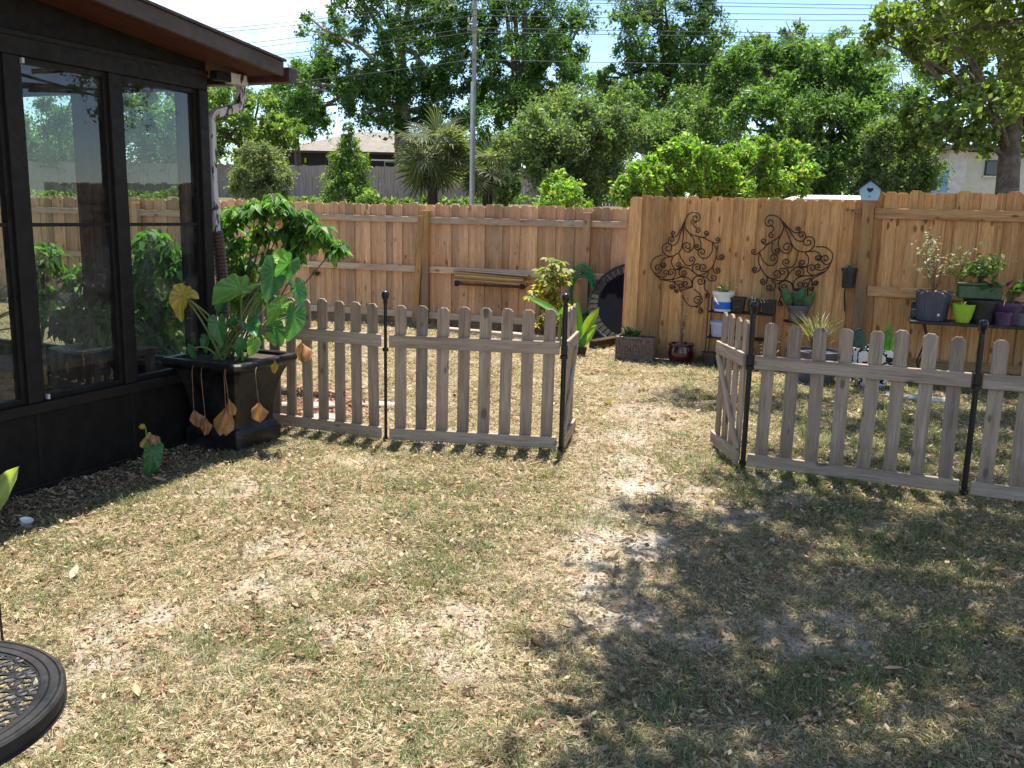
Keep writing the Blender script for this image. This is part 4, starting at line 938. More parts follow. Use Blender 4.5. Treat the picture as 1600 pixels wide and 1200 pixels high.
# black wire shelf rack
b = gnd(1106, 572); rk = thing('shelf_rack', 'black wire plant rack with two shelves against the fence', 'shelf', front(1157, 540, .17, 0), tang)
def rx_(px, py): return (tall(px, py, .17) - rk.location).dot(td)
def rz_(px, py): return tall(px, py, .17).z
xl, xr = rx_(1108, 500), rx_(1209, 500); z1_, z2_ = rz_(1150, 488), rz_(1150, 528); ztop = rz_(1207, 470)
for x, y in ((xl, -.13), (xl, .13), (xr, -.13), (xr, .13)):
    MB().tube([(x - (.02 if x < 0 else -.0), y, 0), (x, y, .25), (x, y, ztop)], .006, 6).part('upright', M['black_iron'], rk, smooth=True)
for z in (z1_, z2_, .12):
    mb = MB()
    for y in (-.13, .13): mb.tube([(xl, y, z), (xr, y, z)], .006, 6)
    for k in range(9): y = -.12 + .03 * k; mb.tube([(xl, y, z), (xr, y, z)], .003, 5)
    for x in (xl, xr, (xl + xr) / 2): mb.tube([(x, -.13, z), (x, .13, z)], .005, 5)
    mb.part('wire_shelf', M['black_iron'], rk, normals=False, smooth=True)
def on_rack(px, z): return rk.location + td * rx_(px, 500) + V(0, 0, z + .007)
t = thing('bucket', 'white bucket with a blue band on the top of the wire rack', 'bucket', on_rack(1128, z1_), .4)
pot(t, [(.001, 0), (.092, 0), (.100, .105), (.1, .106), (.108, .175), (.118, .177), (.120, .212), (.110, .212), (.105, .18), (.001, .175)], 'bucket', name='body')
MB().lathe([(.0955, .025), (.1018, .104), (.0935, .104), (.090, .025)], 24, cap=False).part('blue_band', M['blue'], t, smooth=True)
MB().tube([(-.118, 0, .185)] + [(-.128 - .02 * math.sin(k / 6 * 3.14), -.12 * math.sin(k / 6 * 3.14 * .55), .18 - .10 * math.sin(k / 6 * 3.14 * .5)) for k in range(1, 6)], .004, 6).part('handle', M['bucket'], t, smooth=True)
mb = MB()
for k, (u, v, w, h) in enumerate([(.62, .150, .05, .012), (.70, .135, .03, .010), (.55, .130, .035, .006), (.68, .165, .03, .007)]):
    a = -1.2 + u; mb.box(-w / 2, w / 2, -.0015, .0015, v - h / 2, v + h / 2, Matrix.Translation((.1065 * math.cos(a) , .1065 * math.sin(a), 0)) @ Matrix.Rotation(a + math.pi / 2, 4, 'Z'))
mb.part('printed_mark', M['pot_green'], t)
s_ = thing('spider_plant', 'spider plant with arching striped leaves in the white bucket', 'plant', on_rack(1128, z1_) + V(0, 0, .19)); grassy(s_, 20, .15, .22, 8, pal=[(.22, .30, .12), (.42, .44, .26), (.12, .20, .06)], w=.009, curl=.9)
for px, lab, sc in ((1152, 'square black nursery pot beside the white bucket on the rack', 1.0), (1177, 'middle black nursery pot on the rack with a pale dry plant', .95), (1199, 'black nursery pot at the right end of the rack', .9)):
    t = thing('nursery_pot', lab, 'pot', on_rack(px, z1_), tang); mb = MB(); mb.squares([(.058 * sc, 0), (.072 * sc, .135 * sc), (.078 * sc, .135 * sc), (.078 * sc, .16 * sc), (.07 * sc, .16 * sc), (.066 * sc, .13 * sc)], rad=.12); mb.part('pot', M['pot_black'], t)
    if px == 1152:
        mb = MB(); rr_ = random.Random(4)
        for k in range(9): x = -.03 + .06 * rr_.random(); z = .045 + .06 * rr_.random(); mb.box(x - .012, x + .010, -.0735, -.0705, z, z + .005, Matrix.Rotation(0, 4, 'Z'))
        mb.part('pale_mark', M['pot_slate'], t)
s_ = thing('dry_bulb_plant', 'pale bent dry leaves spilling from the middle rack pot', 'plant', on_rack(1177, z1_) + V(0, -.02, .13)); grassy(s_, 14, .14, .16, 9, 'dryleaf', [(.55, .50, .36), (.45, .42, .22)], w=.008, curl=2.2)
t = thing('lavender_pot', 'pale lavender pot on the lower shelf of the rack', 'pot', on_rack(1126, z2_)); pot(t, pot_prof(.085, .112, .16), 'pot_lav')
b = gnd(1112, 577); t = thing('nursery_pot', 'round black nursery pot on the ground under the rack', 'pot', b + V(0, .1, 0)); pot(t, pot_prof(.075, .095, .17), 'pot_black'); 
s_ = thing('weed_clump', 'green weeds at the foot of the rack', 'plant', gnd(1096, 566)); grassy(s_, 60, .17, .14, 12, w=.005)
s_ = thing('dry_weed', 'pale dry stalks poking above the picket beside the right gate post', 'plant', gnd(1201, 585)); grassy(s_, 16, .62, .10, 14, 'dryleaf', [(.58, .54, .36), (.46, .42, .22)], w=.006, curl=.9)
# grey pot on a bracket shelf with prickly pear
p = front(1246, 503, .12); t = thing('bracket_shelf', 'thin round rust brown plant shelf on the fence below the right ornament', 'shelf', p, tang)
MB().lathe([(.001, 0), (.14, 0), (.15, .012), (.001, .012)], 24).part('tray', M['rust_iron'], t); MB().tube([(0, .0, 0), (0, .10, -.06), (0, .115, -.2)], .008, 6).part('bracket', M['rust_iron'], t)
t = thing('grey_pot', 'slate grey pot on the bracket shelf', 'pot', p + V(0, 0, .013)); pot(t, pot_prof(.088, .122, .165), 'pot_slate')
c_ = thing('prickly_pear', 'green prickly pear pads in the slate grey pot', 'cactus', p + V(0, 0, .14), tang)
cactus(c_, [(-.09, .02, .10, .21, -.35, 0, .1), (-.01, 0, .11, .19, -.1, .02, -.2), (.0, .08, .09, .15, .3, -.02, .5), (.07, .0, .10, .16, .3, 0, .2), (.10, .06, .07, .15, .35, .02, -.4)])
# black pot hanging on the fence
p = front(1325, 450, .10); t = thing('hanging_pot', 'small black pot hung on the fence left of the birdhouse post', 'pot', p); pot(t, pot_prof(.062, .082, .205), 'pot_black')
MB().tube([(.0, .07, .0), (.0, .085, -.05), (.02, .09, -.25)], .007, 6).part('hook', M['rust_iron'], t); s_ = thing('dry_sprout', 'tiny pale sprout in the hanging black pot', 'plant', p + V(0, 0, .18)); sprigs(s_, 5, .09, .06, 3, PALD + PALG, leaf=.025, nleaf=6)
# big tub with rush-like plant behind the right pickets
b = gnd(1281, 604); t = thing('plant_tub', 'wide dark tub of dry spiky leaves behind the right pickets', 'planter', b + V(0, .18, 0)); pot(t, pot_prof(.18, .245, .33, liph=.05), 'pot_bluegrey')
s_ = thing('spiky_plant', 'spiky rush-like plant with grey green and straw leaves in the dark tub', 'plant', b + V(0, .18, .30)); grassy(s_, 170, .44, .32, 21, pal=[(.14, .17, .09), (.27, .24, .16), (.34, .28, .19), (.10, .13, .06), (.2, .16, .12)], w=.006, curl=.35)
# damask pot with cactus
b = gnd(1371, 612); t = thing('damask_pot', 'white pot with a black damask pattern behind the pickets', 'pot', b + V(0, .17, 0)); pot(t, [(.001, 0), (.12, 0), (.16, .10), (.205, .27), (.215, .40), (.20, .40), (.19, .34), (.001, .33)], 'damask', seg=32)
c_ = thing('paddle_cactus', 'dark paddle cactus and bright green leaf in the damask pot', 'cactus', b + V(0, .17, .33), tang)
cactus(c_, [(-.13, 0, .13, .26, -.12, -.02, .1)], 'cactus_b')
for k, (a, h) in enumerate(((.15, .27), (.5, .22), (-.2, .30), (.9, .18))): 
    o = link('leaf', oval_leaf(300 + k, M['leaf'], (.10, .24, .05), W_=.2), c_); o.matrix_local = Matrix.Translation((.07 + .02 * k, 0, 0)) @ (orient((math.sin(a) * .5, -.1, 1), (-.6, -.7, .2)) * h).to_4x4()
# bench with pots at the right
bz = .655; bp = front(1520, 505, .42); bench = thing('plant_bench', 'dark metal bench holding a row of pots at the right fence', 'bench', V(bp.x, bp.y, 0), tang)
bxl = (onplane(1420, 500, bp, tn) - bp).dot(td)
beam('bench_top', M['pot_black'], bench, bxl, 1.35, -.17, .17, bz - .03, bz)
for x in (bxl + .14, 1.2):
    for y in (-.10, .13): MB().tube([(x, y, bz - .03), (x + .05, y, .45), (x - .02, y, .22), (x + .04, y - .03, 0)], .009, 8).part('leg', M['black_iron'], bench, smooth=True)
def onb(px, dy=0.0):
    x = (onplane(px, 490, bp, tn) - bp).dot(td); return V(bp.x, bp.y, bz + .002) + td * x - tn * dy
p = onb(1456, .02); t = thing('nursery_pot', 'large ribbed blue black nursery pot at the left end of the bench', 'pot', p); pot(t, pot_prof(.135, .172, .285, liph=.02), 'pot_bluegrey')
mb = MB()
for k in range(30): a = 2 * math.pi * k / 30; mb.tube([(.1365 * math.cos(a), .1365 * math.sin(a), .02), (.158 * math.cos(a), .158 * math.sin(a), .25)], .004, 4)
mb.part('ribs', M['pot_bluegrey'], t); MB().ball((.0, -.1445, .06), .014, .006, .014).part('drain_plug', M['white'], t)
s_ = thing('dried_plant', 'wispy silver dried plant with curled straw stalks in the blue black pot', 'plant', p + V(0, 0, .25)); sprigs(s_, 20, .66, .5, 31, PALS + PALD, leaf=.045, nleaf=15, mat='dryleaf', droop=.2, lo=.45); grassy(s_, 26, .10, .24, 32, 'dryleaf', [(.56, .46, .34), (.46, .36, .26)], w=.008, curl=2)
p = onb(1503, -.09); t = thing('lime_pot', 'bright lime green pot on the bench', 'pot', p); pot(t, [(.001, 0), (.060, 0), (.082, .06), (.105, .175), (.097, .175), (.078, .08), (.001, .07)], 'pot_lime')
s_ = thing('seedling', 'small pale seedling in the lime green pot', 'plant', p + V(0, 0, .12)); grassy(s_, 9, .14, .08, 40, pal=[(.45, .44, .16), (.34, .36, .12)], w=.011, curl=.6)
p = onb(1536, .06); t = thing('nursery_pot', 'black tub under the green window box on the bench', 'pot', p); pot(t, pot_prof(.15, .18, .22), 'pot_black')
p2 = p + V(0, 0, .225) - td * .05; t = thing('window_box', 'dark green rectangular window box with flowering sprigs above the lime pot', 'planter', p2, tang); beam('box', M['pot_green'], t, -.19, .19, -.09, .09, 0, .13, .012); beam('rim', M['pot_green'], t, -.205, .205, -.105, .105, .131, .155, .006)
s_ = thing('leafy_herb', 'green leafy herb with pale flower heads in the window box', 'plant', p2 + V(0, 0, .15)); sprigs(s_, 40, .28, .30, 41, PALG + [(.5, .5, .38)], leaf=.05, nleaf=14, droop=.1, lo=.3); sprigs(s_, 10, .2, .2, 43, PALG, leaf=.04, nleaf=10, c=(-.15, .04))
p = onb(1576, .0); t = thing('purple_pot', 'purple black pot with drooping stems near the right edge of the bench', 'pot', p); pot(t, pot_prof(.115, .15, .21), 'pot_purple')
s_ = thing('drooping_plant', 'drooping plant with dark purple and green leaves at the right end of the bench', 'plant', p + V(0, 0, .18)); sprigs(s_, 12, .30, .34, 45, [(.09, .03, .09), (.10, .16, .06), (.05, .12, .04)], leaf=.13, nleaf=3, droop=.5, lo=.6); grassy(s_, 12, .16, .22, 46, 'dryleaf', [(.5, .42, .3)], w=.006, curl=2)
p = onb(1566, -.1); t = thing('nursery_pot', 'small dark pot in front of the purple pot on the bench', 'pot', p); pot(t, pot_prof(.07, .085, .125), 'pot_purple')
p = onb(1593, -.06); t = thing('grey_pot', 'small grey pot at the right end of the bench', 'pot', p); pot(t, pot_prof(.05, .07, .12), 'pot_slate')
p = onb(1432, .08); t = thing('seed_packet_box', 'small dark printed box behind the blue black pot', 'box', p, tang); beam('box', M['pot_black'], t, -.05, .05, -.03, .03, 0, .17, .003); beam('pale_stripe', M['concrete'], t, -.045, .045, -.0325, -.0305, .085, .095, .0); beam('green_label', M['pot_green'], t, -.04, .04, -.0325, -.0305, .03, .075, .0)
# stone edging below the bench
for k, (a, c_) in enumerate([((1400, 622), 'left of three pale edging stones below the bench'), ((1432, 626), 'middle of three pale edging stones below the bench'), ((1468, 630), 'right of three pale edging stones below the bench')]):
    p = gnd(*a); t = MB().box(-.1, .1, -.06, .06, -.01, .05).part('edging_stone', M['concrete'], None, bevel=.02); t.location = p; t.rotation_euler = (0, 0, tang + .1 * k); tag(t, c_, 'stone', 'pale edging stones')

# ------------------------------------------------------------------ things along the back fence
def bk(px, py, d=0.0): return onplane(px, py, P0 + bn * d, bn)
# trampoline leaning on the fence
tb_ = bk(978, 541, .62); lean = R(28); tp = thing('mini_trampoline', 'round black mini trampoline leaning on the back fence', 'trampoline', V(tb_.x, tb_.y, .02), bang); tp.rotation_euler = (-lean, 0, bang)
rt = .55
MB().tube([(rt * math.cos(a), 0, rt + rt * math.sin(a)) for a in [2 * math.pi * k / 48 for k in range(49)]], .018, 8, cap=False).part('frame', M['pot_black'], tp, smooth=True)
MB().prism([((rt - .115) * math.cos(2 * math.pi * k / 40), rt + (rt - .115) * math.sin(2 * math.pi * k / 40)) for k in range(40)], -.004, .004, lambda u, v, q: (u, q, v)).part('mat', M['trampoline'], tp)
sme = MB().prism([(-.024, -.05), (.024, -.05), (.029, .045), (-.029, .045)], -.006, .006, lambda u, v, q: (u, q, v)).mesh('strap', M['strap'])
for k in range(44):
    a = 2 * math.pi * k / 44; o = link('strap', sme, tp); o.location = ((rt - .06) * math.cos(a), random.uniform(-.004, .004), rt + (rt - .06) * math.sin(a)); o.rotation_euler = (0, -(a - math.pi / 2), 0)
for a in (1.2, 2.4, 4.2): MB().tube([(rt * math.cos(a), .0, rt + rt * math.sin(a)), (rt * math.cos(a) * .98, .2, rt + rt * math.sin(a) * .98)], .016, 8).part('leg', M['pot_black'], tp, smooth=True)
# hose
hc = bk(909, 464, .10); t = thing('garden_hose', 'green garden hose coiled over a hook on the back fence', 'hose', hc, bang)
mb = MB()
for k in range(6):
    w, h = .140 + .007 * k, .27 + .011 * k; pts = [(w * math.cos(a) * (1 + .15 * math.sin(a)), -.012 * (k % 3) - .01 * math.sin(a * 2 + k), h * math.sin(a) + .02 * k) for a in [2 * math.pi * j / 36 for j in range(37)]]; mb.tube(pts, .0105, 7, cap=False)
mb.part('coil', M['hose'], t, normals=False, smooth=True); MB().tube([(0, .10, .30), (0, -.03, .30), (0, -.05, .34)], .008, 6).part('hook', M['black_iron'], t)
# canes stacked on brackets
cs_ = bk(768, 445, .10); brk_ = thing('pole_bracket', 'black bracket bar holding a bundle of canes on the back fence', 'bracket', cs_, bang)
MB().box(-.50, .50, -.08, -.055, -.02, .012).part('bar', M['darkwood'], brk_, bevel=.003)
for x in (-.48, .46):
    MB().box(x - .025, x + .025, -.095, -.045, -.035, .04).part('bracket', M['black_iron'], brk_, bevel=.003); MB().box(x - .014, x + .014, -.055, .09, -.015, .01).part('arm', M['black_iron'], brk_)
for k, (y, z, L_, r, dx) in enumerate([(-.02, .035, 1.04, .020, -.02), (.022, .035, 1.0, .02, .0), (.0, .072, 1.06, .021, .03), (-.03, .095, .98, .018, -.03), (.035, .085, 1.0, .02, .02), (.0, .125, 1.02, .018, -.05)]):
    t = link('cane', MB().tube([(-L_ / 2, 0, 0), (-.2, 0, .004), (.2, 0, -.003), (L_ / 2, 0, 0)], r, 9).mesh('cane', M['bamboo'], smooth=True)); t.location = cs_ + bd * dx - bn * y + V(0, 0, z); t.rotation_euler = (0, R(1.0) + .004 * k, bang + .008 * (k - 2))
    tag(t, 'tan cane in the bundle stored along the back fence', 'cane', 'bundle of canes on the fence')
t = link('plank', MB().box(-.53, .53, -.05, .06, 0, .018).mesh('plank', M['grey_rail'], bevel=.003)); t.location = cs_ + V(0, 0, .155); t.rotation_euler = (0, R(2), bang); tag(t, 'grey plank lying on top of the cane bundle', 'plank')
# timber edging and stones on the dry lawn
for (a, c, lab, cat, nm, hh) in [((690, 521), (788, 530), 'left pale landscape timber lying at the back fence', 'timber', 'landscape_timber', .09), ((790, 530), (878, 540), 'right pale landscape timber lying at the back fence', 'timber', 'landscape_timber', .10)]:
    A, C = gnd(*a), gnd(*c); an, ln = frame_line(A, C); t = MB().box(0, ln, -.05, .05, -.02, hh).part(nm, M['timber'], None, bevel=.012); t.location = A; t.rotation_euler = (0, 0, an); tag(t, lab, cat)
A, C = gnd(925, 547), gnd(958, 541); an, ln = frame_line(A, C); t = MB().box(0, ln + .1, -.05, .05, -.02, .12).part('landscape_timber', M['darkwood'], None, bevel=.01); t.location = A; t.rotation_euler = (0, 0, an); tag(t, 'short dark timber at the foot of the trampoline', 'timber')
for (a, sx, sy, sz, rz, lab) in [((447, 664), .075, .05, .17, .3, 'upright pale concrete block beside the black planter'), ((505, 660), .13, .10, .05, .2, 'pale flat stone at the mulch edge behind the pickets'),
                                 ((590, 634), .16, .08, .025, .1, 'thin pale stepping stone on the dry lawn behind the pickets'), ((500, 640), .12, .09, .05, .5, 'pale stone higher up the mulch edge')]:
    t = MB().box(-sx, sx, -sy, sy, -.02, sz).part('concrete_block' if sz > .1 else 'stone', M['stone'], None, bevel=.012); t.location = gnd(*a); t.rotation_euler = (0, 0, rz); tag(t, lab, 'stone')
# red mulch behind the left pickets
r_ = np.random.default_rng(5); n = 1500; cen = gnd(470, 645); x = cen.x + r_.normal(0, .28, n); y = cen.y + .25 + r_.normal(0, .42, n); V_, F_, C_ = [], [], []
for i in range(n):
    m = orient((r_.normal(), r_.normal(), r_.normal(0, .25)), (r_.normal(0, .4), r_.normal(0, .4), 1)); s = r_.uniform(.015, .035); p = V(x[i], y[i], .008 + .02 * r_.random()); k = len(V_)
    V_ += [tuple(p + m @ V(-s, -s * .35, 0)), tuple(p + m @ V(s, -s * .35, 0)), tuple(p + m @ V(s, s * .35, 0)), tuple(p + m @ V(-s, s * .35, 0))]; F_.append((k, k + 1, k + 2, k + 3)); C_ += [np.array([(.26, .11, .07), (.34, .18, .13), (.18, .075, .05), (.40, .26, .2)][i % 4]) * r_.uniform(.7, 1.2)] * 4
tag(link('red_mulch', np_mesh('red_mulch', np.array(V_), np.array(F_), M['dryleaf'], np.clip(np.array(C_), 0, 1))), 'red brown bark mulch behind the left pickets', 'mulch', kind='stuff')
# variegated schefflera and banana-like plants
b = gnd(852, 531); t = thing('umbrella_plant', 'tall variegated umbrella plant with yellow green leaflets at the back fence', 'plant', b)
PALV = [(.36, .34, .06), (.50, .38, .07), (.15, .21, .06), (.27, .29, .08), (.58, .42, .10)]
r = random.Random(77); V_, F_, C_ = [], [], []; stm = MB()
for i, (px, py) in enumerate([(868, 420), (880, 412), (858, 425), (890, 425), (865, 445), (848, 450), (852, 470), (876, 460), (838, 447), (886, 478), (872, 485), (860, 495), (884, 495), (846, 500), (874, 434), (890, 440)]):
    px = 858 + (px - 864) * .78; P_ = at(px, py, 11.55 + r.uniform(-.12, .12)) - b; stm.tube([V(r.uniform(-.05, .05), r.uniform(-.05, .05), 0), P_ * .5 + V(r.uniform(-.08, .08), 0, .05), P_], [.009, .007, .004], 5)
    for w in range(5):
        c = P_ + V(r.gauss(0, .07), r.gauss(0, .07), r.gauss(0, .05))
        for k in range(8):
            a = 2 * math.pi * k / 8 + r.random(); d = V(math.cos(a), math.sin(a), r.uniform(-.7, .1)); m = orient(d, (r.gauss(0, .3), -.3 + r.gauss(0, .3), 1)) * r.uniform(.09, .14); q = len(V_); col = r.choice(PALV if py > 432 else PALV[2:4])
            V_ += [tuple(c), tuple(c + m @ V(.55, .2, .03)), tuple(c + m @ V(1, 0, -.15)), tuple(c + m @ V(.55, -.2, .03))]; F_.append((q, q + 1, q + 2, q + 3)); C_ += [col] * 4
stm.part('stems', M['bark'], t, normals=False, smooth=True); link('leaflets', np_mesh('leaflets', np.array(V_), np.array(F_), M['leaf'], np.array(C_)), t)
def strap_leaf(parent, A, T, nrm, width, col, base, seed, droop=.12, name='leaf'):
    r = random.Random(seed); vs, fs, cs = [], [], []
    for i in range(9):
        t_ = i / 8; w = width * math.sin(math.pi * min(1, .06 + t_ * .95)) ** .6 * (1 if i < 8 else .1)
        for s in (-1, -.5, 0, .5, 1): vs.append((t_, s * w, .35 * abs(s) * w - droop * t_ * t_ + r.uniform(-.008, .008))); k = 1.25 if s == 0 else r.uniform(.82, 1.1); cs.append([c * k for c in col])
    for i in range(8):
        for j in range(4): fs.append((i * 5 + j, i * 5 + j + 1, i * 5 + j + 6, i * 5 + j + 5))
    me = np_mesh(name, np.array(vs), np.array(fs), M['leaf'], np.clip(np.array(cs), 0, 1)); me.polygons.foreach_set('use_smooth', [True] * len(me.polygons)); return place_leaf(name, me, A, T, nrm, parent, base)
b = gnd(905, 556); t = thing('banana_plant', 'young banana plant with upright bright leaves beside the trampoline', 'plant', b)
for i, (a, q, w, c, nr, dy) in enumerate([((908, 530), (933, 480), .14, (.24, .36, .05), (-.5, -.8, .2), -.1), ((905, 528), (905, 468), .10, (.10, .22, .05), (.6, -.8, 0), 0), ((904, 530), (896, 478), .11, (.20, .33, .06), (.3, -.9, .1), .1), ((910, 540), (930, 508), .17, (.22, .36, .06), (-.2, -.8, .4), -.15), ((902, 540), (893, 515), .15, (.16, .30, .06), (.3, -.8, .3), .05), ((906, 545), (915, 520), .18, (.10, .2, .05), (0, -.8, .5), -.1)]):
    strap_leaf(t, at(*a, b.y), at(*q, b.y + dy), nr, w, c, b, 60 + i)
MB().tube([(0, 0, -.02), (.0, 0, .10), (.01, 0, .22)], [.03, .026, .016], 8).part('stem', M['stem'], t, smooth=True)
MB().lathe([(.001, 0), (.07, 0), (.085, .1), (.08, .11), (.001, .1)], 14).part('husk_base', M['darkwood'], t)
b = gnd(872, 545); t = thing('banana_plant', 'banana plant with one long striped leaf leaning left over the pickets', 'plant', b)
strap_leaf(t, at(876, 494, b.y), at(829, 461, b.y - .1), (.4, -.6, .7), .13, (.12, .27, .07), b, 71); strap_leaf(t, at(872, 500, b.y), at(884, 476, b.y), (.2, -.8, .3), .16, (.22, .34, .09), b, 72); strap_leaf(t, at(870, 505, b.y), at(850, 488, b.y), (.2, -.8, .5), .2, (.26, .34, .12), b, 73)
MB().tube([(0, 0, -.02), (.01, 0, .2), (.02, 0, .42)], [.025, .02, .012], 8).part('stem', M['stem'], t, smooth=True)
# weed growing through the fence boards
p = bk(494, 430, .05); t = thing('weed_sprig', 'small green weed growing through the back fence boards', 'plant', p); sprigs(t, 10, .1, .12, 51, [(.08, .14, .05), (.12, .16, .06)], leaf=.05, nleaf=8, droop=1.5, lo=.1, stem='stem')

# ------------------------------------------------------------------ foreground: patio table, stake, cup, a few fallen leaves
TC = V(-1.085, 1.5, 0); TRr = .264; tz = .70
tab = thing('patio_table', 'small round black cast metal patio table with pierced flower lattice', 'table', TC)
MB().lathe([(TRr - .044, tz - .014), (TRr - .044, tz - .001), (TRr - .041, tz), (TRr - .031, tz), (TRr - .029, tz - .003), (TRr - .027, tz), (TRr - .013, tz), (TRr - .011, tz - .003), (TRr - .009, tz), (TRr - .004, tz), (TRr, tz - .004), (TRr, tz - .024), (TRr - .003, tz - .027), (TRr - .003, tz - .031), (TRr, tz - .033), (TRr, tz - .037), (TRr - .012, tz - .037), (TRr - .012, tz - .014), (TRr - .044, tz - .014)], 96, cap=False).part('rim', M['cast'], tab, smooth=True).data.set_sharp_from_angle(angle=.35)
def ringbar(c, rad, n, w, zt, mb, a0=0, a1=2 * math.pi):
    mb.tube([(c[0] + rad * math.cos(a0 + (a1 - a0) * k / n), c[1] + rad * math.sin(a0 + (a1 - a0) * k / n), zt) for k in range(n + 1)], w, 6, cap=False, flat=.8)
mb = MB(); sp = .072; Rin = TRr - .042
for i in range(-5, 6):
    for j in range(-5, 6):
        cx, cy = sp * (i + .5 * (j % 2)), sp * .866 * j
        if math.hypot(cx, cy) < Rin + .01:
            for k in range(6):
                a = math.pi / 3 * k + math.pi / 6; c, s_n = math.cos(a), math.sin(a); pts = [(cx + c * u - s_n * v, cy + s_n * u + c * v) for u, v in ((.005, 0), (.015, .008), (.026, .009), (.036, .0), (.026, -.009), (.015, -.008), (.005, 0))]
                if max(math.hypot(*p) for p in pts) < Rin + .012: mb.tube([(p[0], p[1], tz - .008) for p in pts], .0034, 6, cap=False, flat=.8)
            if math.hypot(cx, cy) < Rin - .004: ringbar((cx, cy), .0085, 9, .0045, tz - .006, mb)
            for k in range(3):
                a = math.pi / 3 * k; ex, ey = cx + sp * math.cos(a), cy + sp * math.sin(a); m_ = max(math.hypot(cx, cy), math.hypot(ex, ey))
                if m_ < Rin + .05:
                    q = [(cx + (ex - cx) * t_ - (ey - cy) * .16 * sgn * math.sin(math.pi * t_), cy + (ey - cy) * t_ + (ex - cx) * .16 * sgn * math.sin(math.pi * t_), tz - .009) for sgn in (1,) for t_ in (.0, .2, .4, .6, .8, 1)]
                    q = [p for p in q if math.hypot(p[0], p[1]) < Rin + .008]
                    if len(q) > 2: mb.tube(q, .0045, 6, cap=False, flat=.8)
mb.part('lattice', M['cast'], tab, normals=False, smooth=True)
ringm = MB(); ringbar((0, 0), Rin - .001, 64, .006, tz - .008, ringm); ringm.part('inner_ring', M['cast'], tab, normals=False, smooth=True)
for k in range(4):
    a = math.pi / 4 + k * math.pi / 2; c, s = math.cos(a), math.sin(a)
    MB().tube([(.14 * c, .14 * s, tz - .03), (.10 * c, .10 * s, .5), (.09 * c, .09 * s, .3), (.17 * c, .17 * s, .1), (.23 * c, .23 * s, 0)], [.012, .012, .013, .013, .015], 8).part('leg', M['black_iron'], tab, smooth=True)
MB().lathe([(.085, .28), (.1, .28), (.1, .3), (.085, .3)], 32, cap=False).part('leg_ring', M['black_iron'], tab, smooth=True)
sk = gnd(5, 1010); t = thing('garden_stake', 'thin dark metal stake at the left edge behind the table', 'stake', V(sk.x, sk.y, 0)); MB().tube([(0, 0, -.1), (-.004, 0, .5), (-.03, 0, 1.15)], .005, 6).part('rod', M['rust_iron'], t, smooth=True)
MB().tube([(-.03, 0, 1.15)] + [(-.03 - .07 + .07 * math.cos(a), 0, 1.15 + .07 * math.sin(a)) for a in (.5, 1, 1.6, 2.2, 2.8, 3.4)], .005, 6).part('hook', M['rust_iron'], t, smooth=True)
b = gnd(-35, 830); t = thing('strap_leaf_plant', 'pale green strap leaf poking in at the left edge', 'plant', b)
strap_leaf(t, b + V(0, 0, .02), at(26, 730, b.y - .15), (.3, -.8, .5), .12, (.34, .40, .16), b, 81, droop=.03); strap_leaf(t, b + V(0, 0, .02), b + V(-.25, -.1, .35), (.3, -.8, .5), .12, (.28, .36, .12), b, 82); strap_leaf(t, b + V(0, 0, .02), b + V(-.05, .25, .4), (.3, -.8, .5), .12, (.28, .36, .12), b, 83)
b = gnd(40, 822); t = thing('plastic_cup', 'small white plastic cup lying in the shade by the wall', 'cup', b); o = MB().lathe([(.001, 0), (.022, 0), (.030, .034), (.033, .036), (.031, .037), (.028, .034), (.021, .004), (.001, .004)], 18).part('cup', M['white'], t, smooth=True); o.rotation_euler = (0, .25, 0)
b = gnd(418, 713); t = thing('jar_lid', 'small pale round lid on the ground by the black planter', 'lid', b); MB().lathe([(.001, .004), (.034, .004), (.036, .02), (.032, .024), (.001, .022)], 18).part('lid', M['concrete'], t, smooth=True)
for i, (a, sz, col, lab) in enumerate([((722, 1092), .055, (.10, .06, .035), 'dark curled dead leaf on the lawn near the bottom middle'), ((110, 908), .09, (.46, .37, .27), 'long pale dead leaf on the lawn at left'), ((262, 757), .085, (.50, .30, .17), 'orange brown dead leaf lying below the shoot'), ((855, 997), .05, (.50, .44, .34), 'pale cream dead leaf on the bare sandy patch'), ((405, 945), .045, (.52, .40, .28), 'tan dead leaf on the lawn at middle left'),
                                       ((218, 1098), .06, (.50, .34, .22), 'tan dead leaf near the patio table'), ((1265, 1060), .06, (.50, .36, .26), 'tan dead leaf in the shade at lower right'), ((1380, 1048), .07, (.48, .33, .24), 'pinkish dead leaf in the shade at far lower right')]):
    o = link('fallen_leaf', oval_leaf(700 + i, M['dryleaf'], col, W_=.2, fold=.5, droop=-.25)); p = gnd(*a); o.matrix_world = Matrix.Translation((p.x, p.y, float(gz(p.x, p.y)) + .022)) @ (orient((math.cos(i * 1.7), math.sin(i * 1.7), .1), (.2, -.2, 1)) * sz).to_4x4(); tag(o, lab, 'leaf')

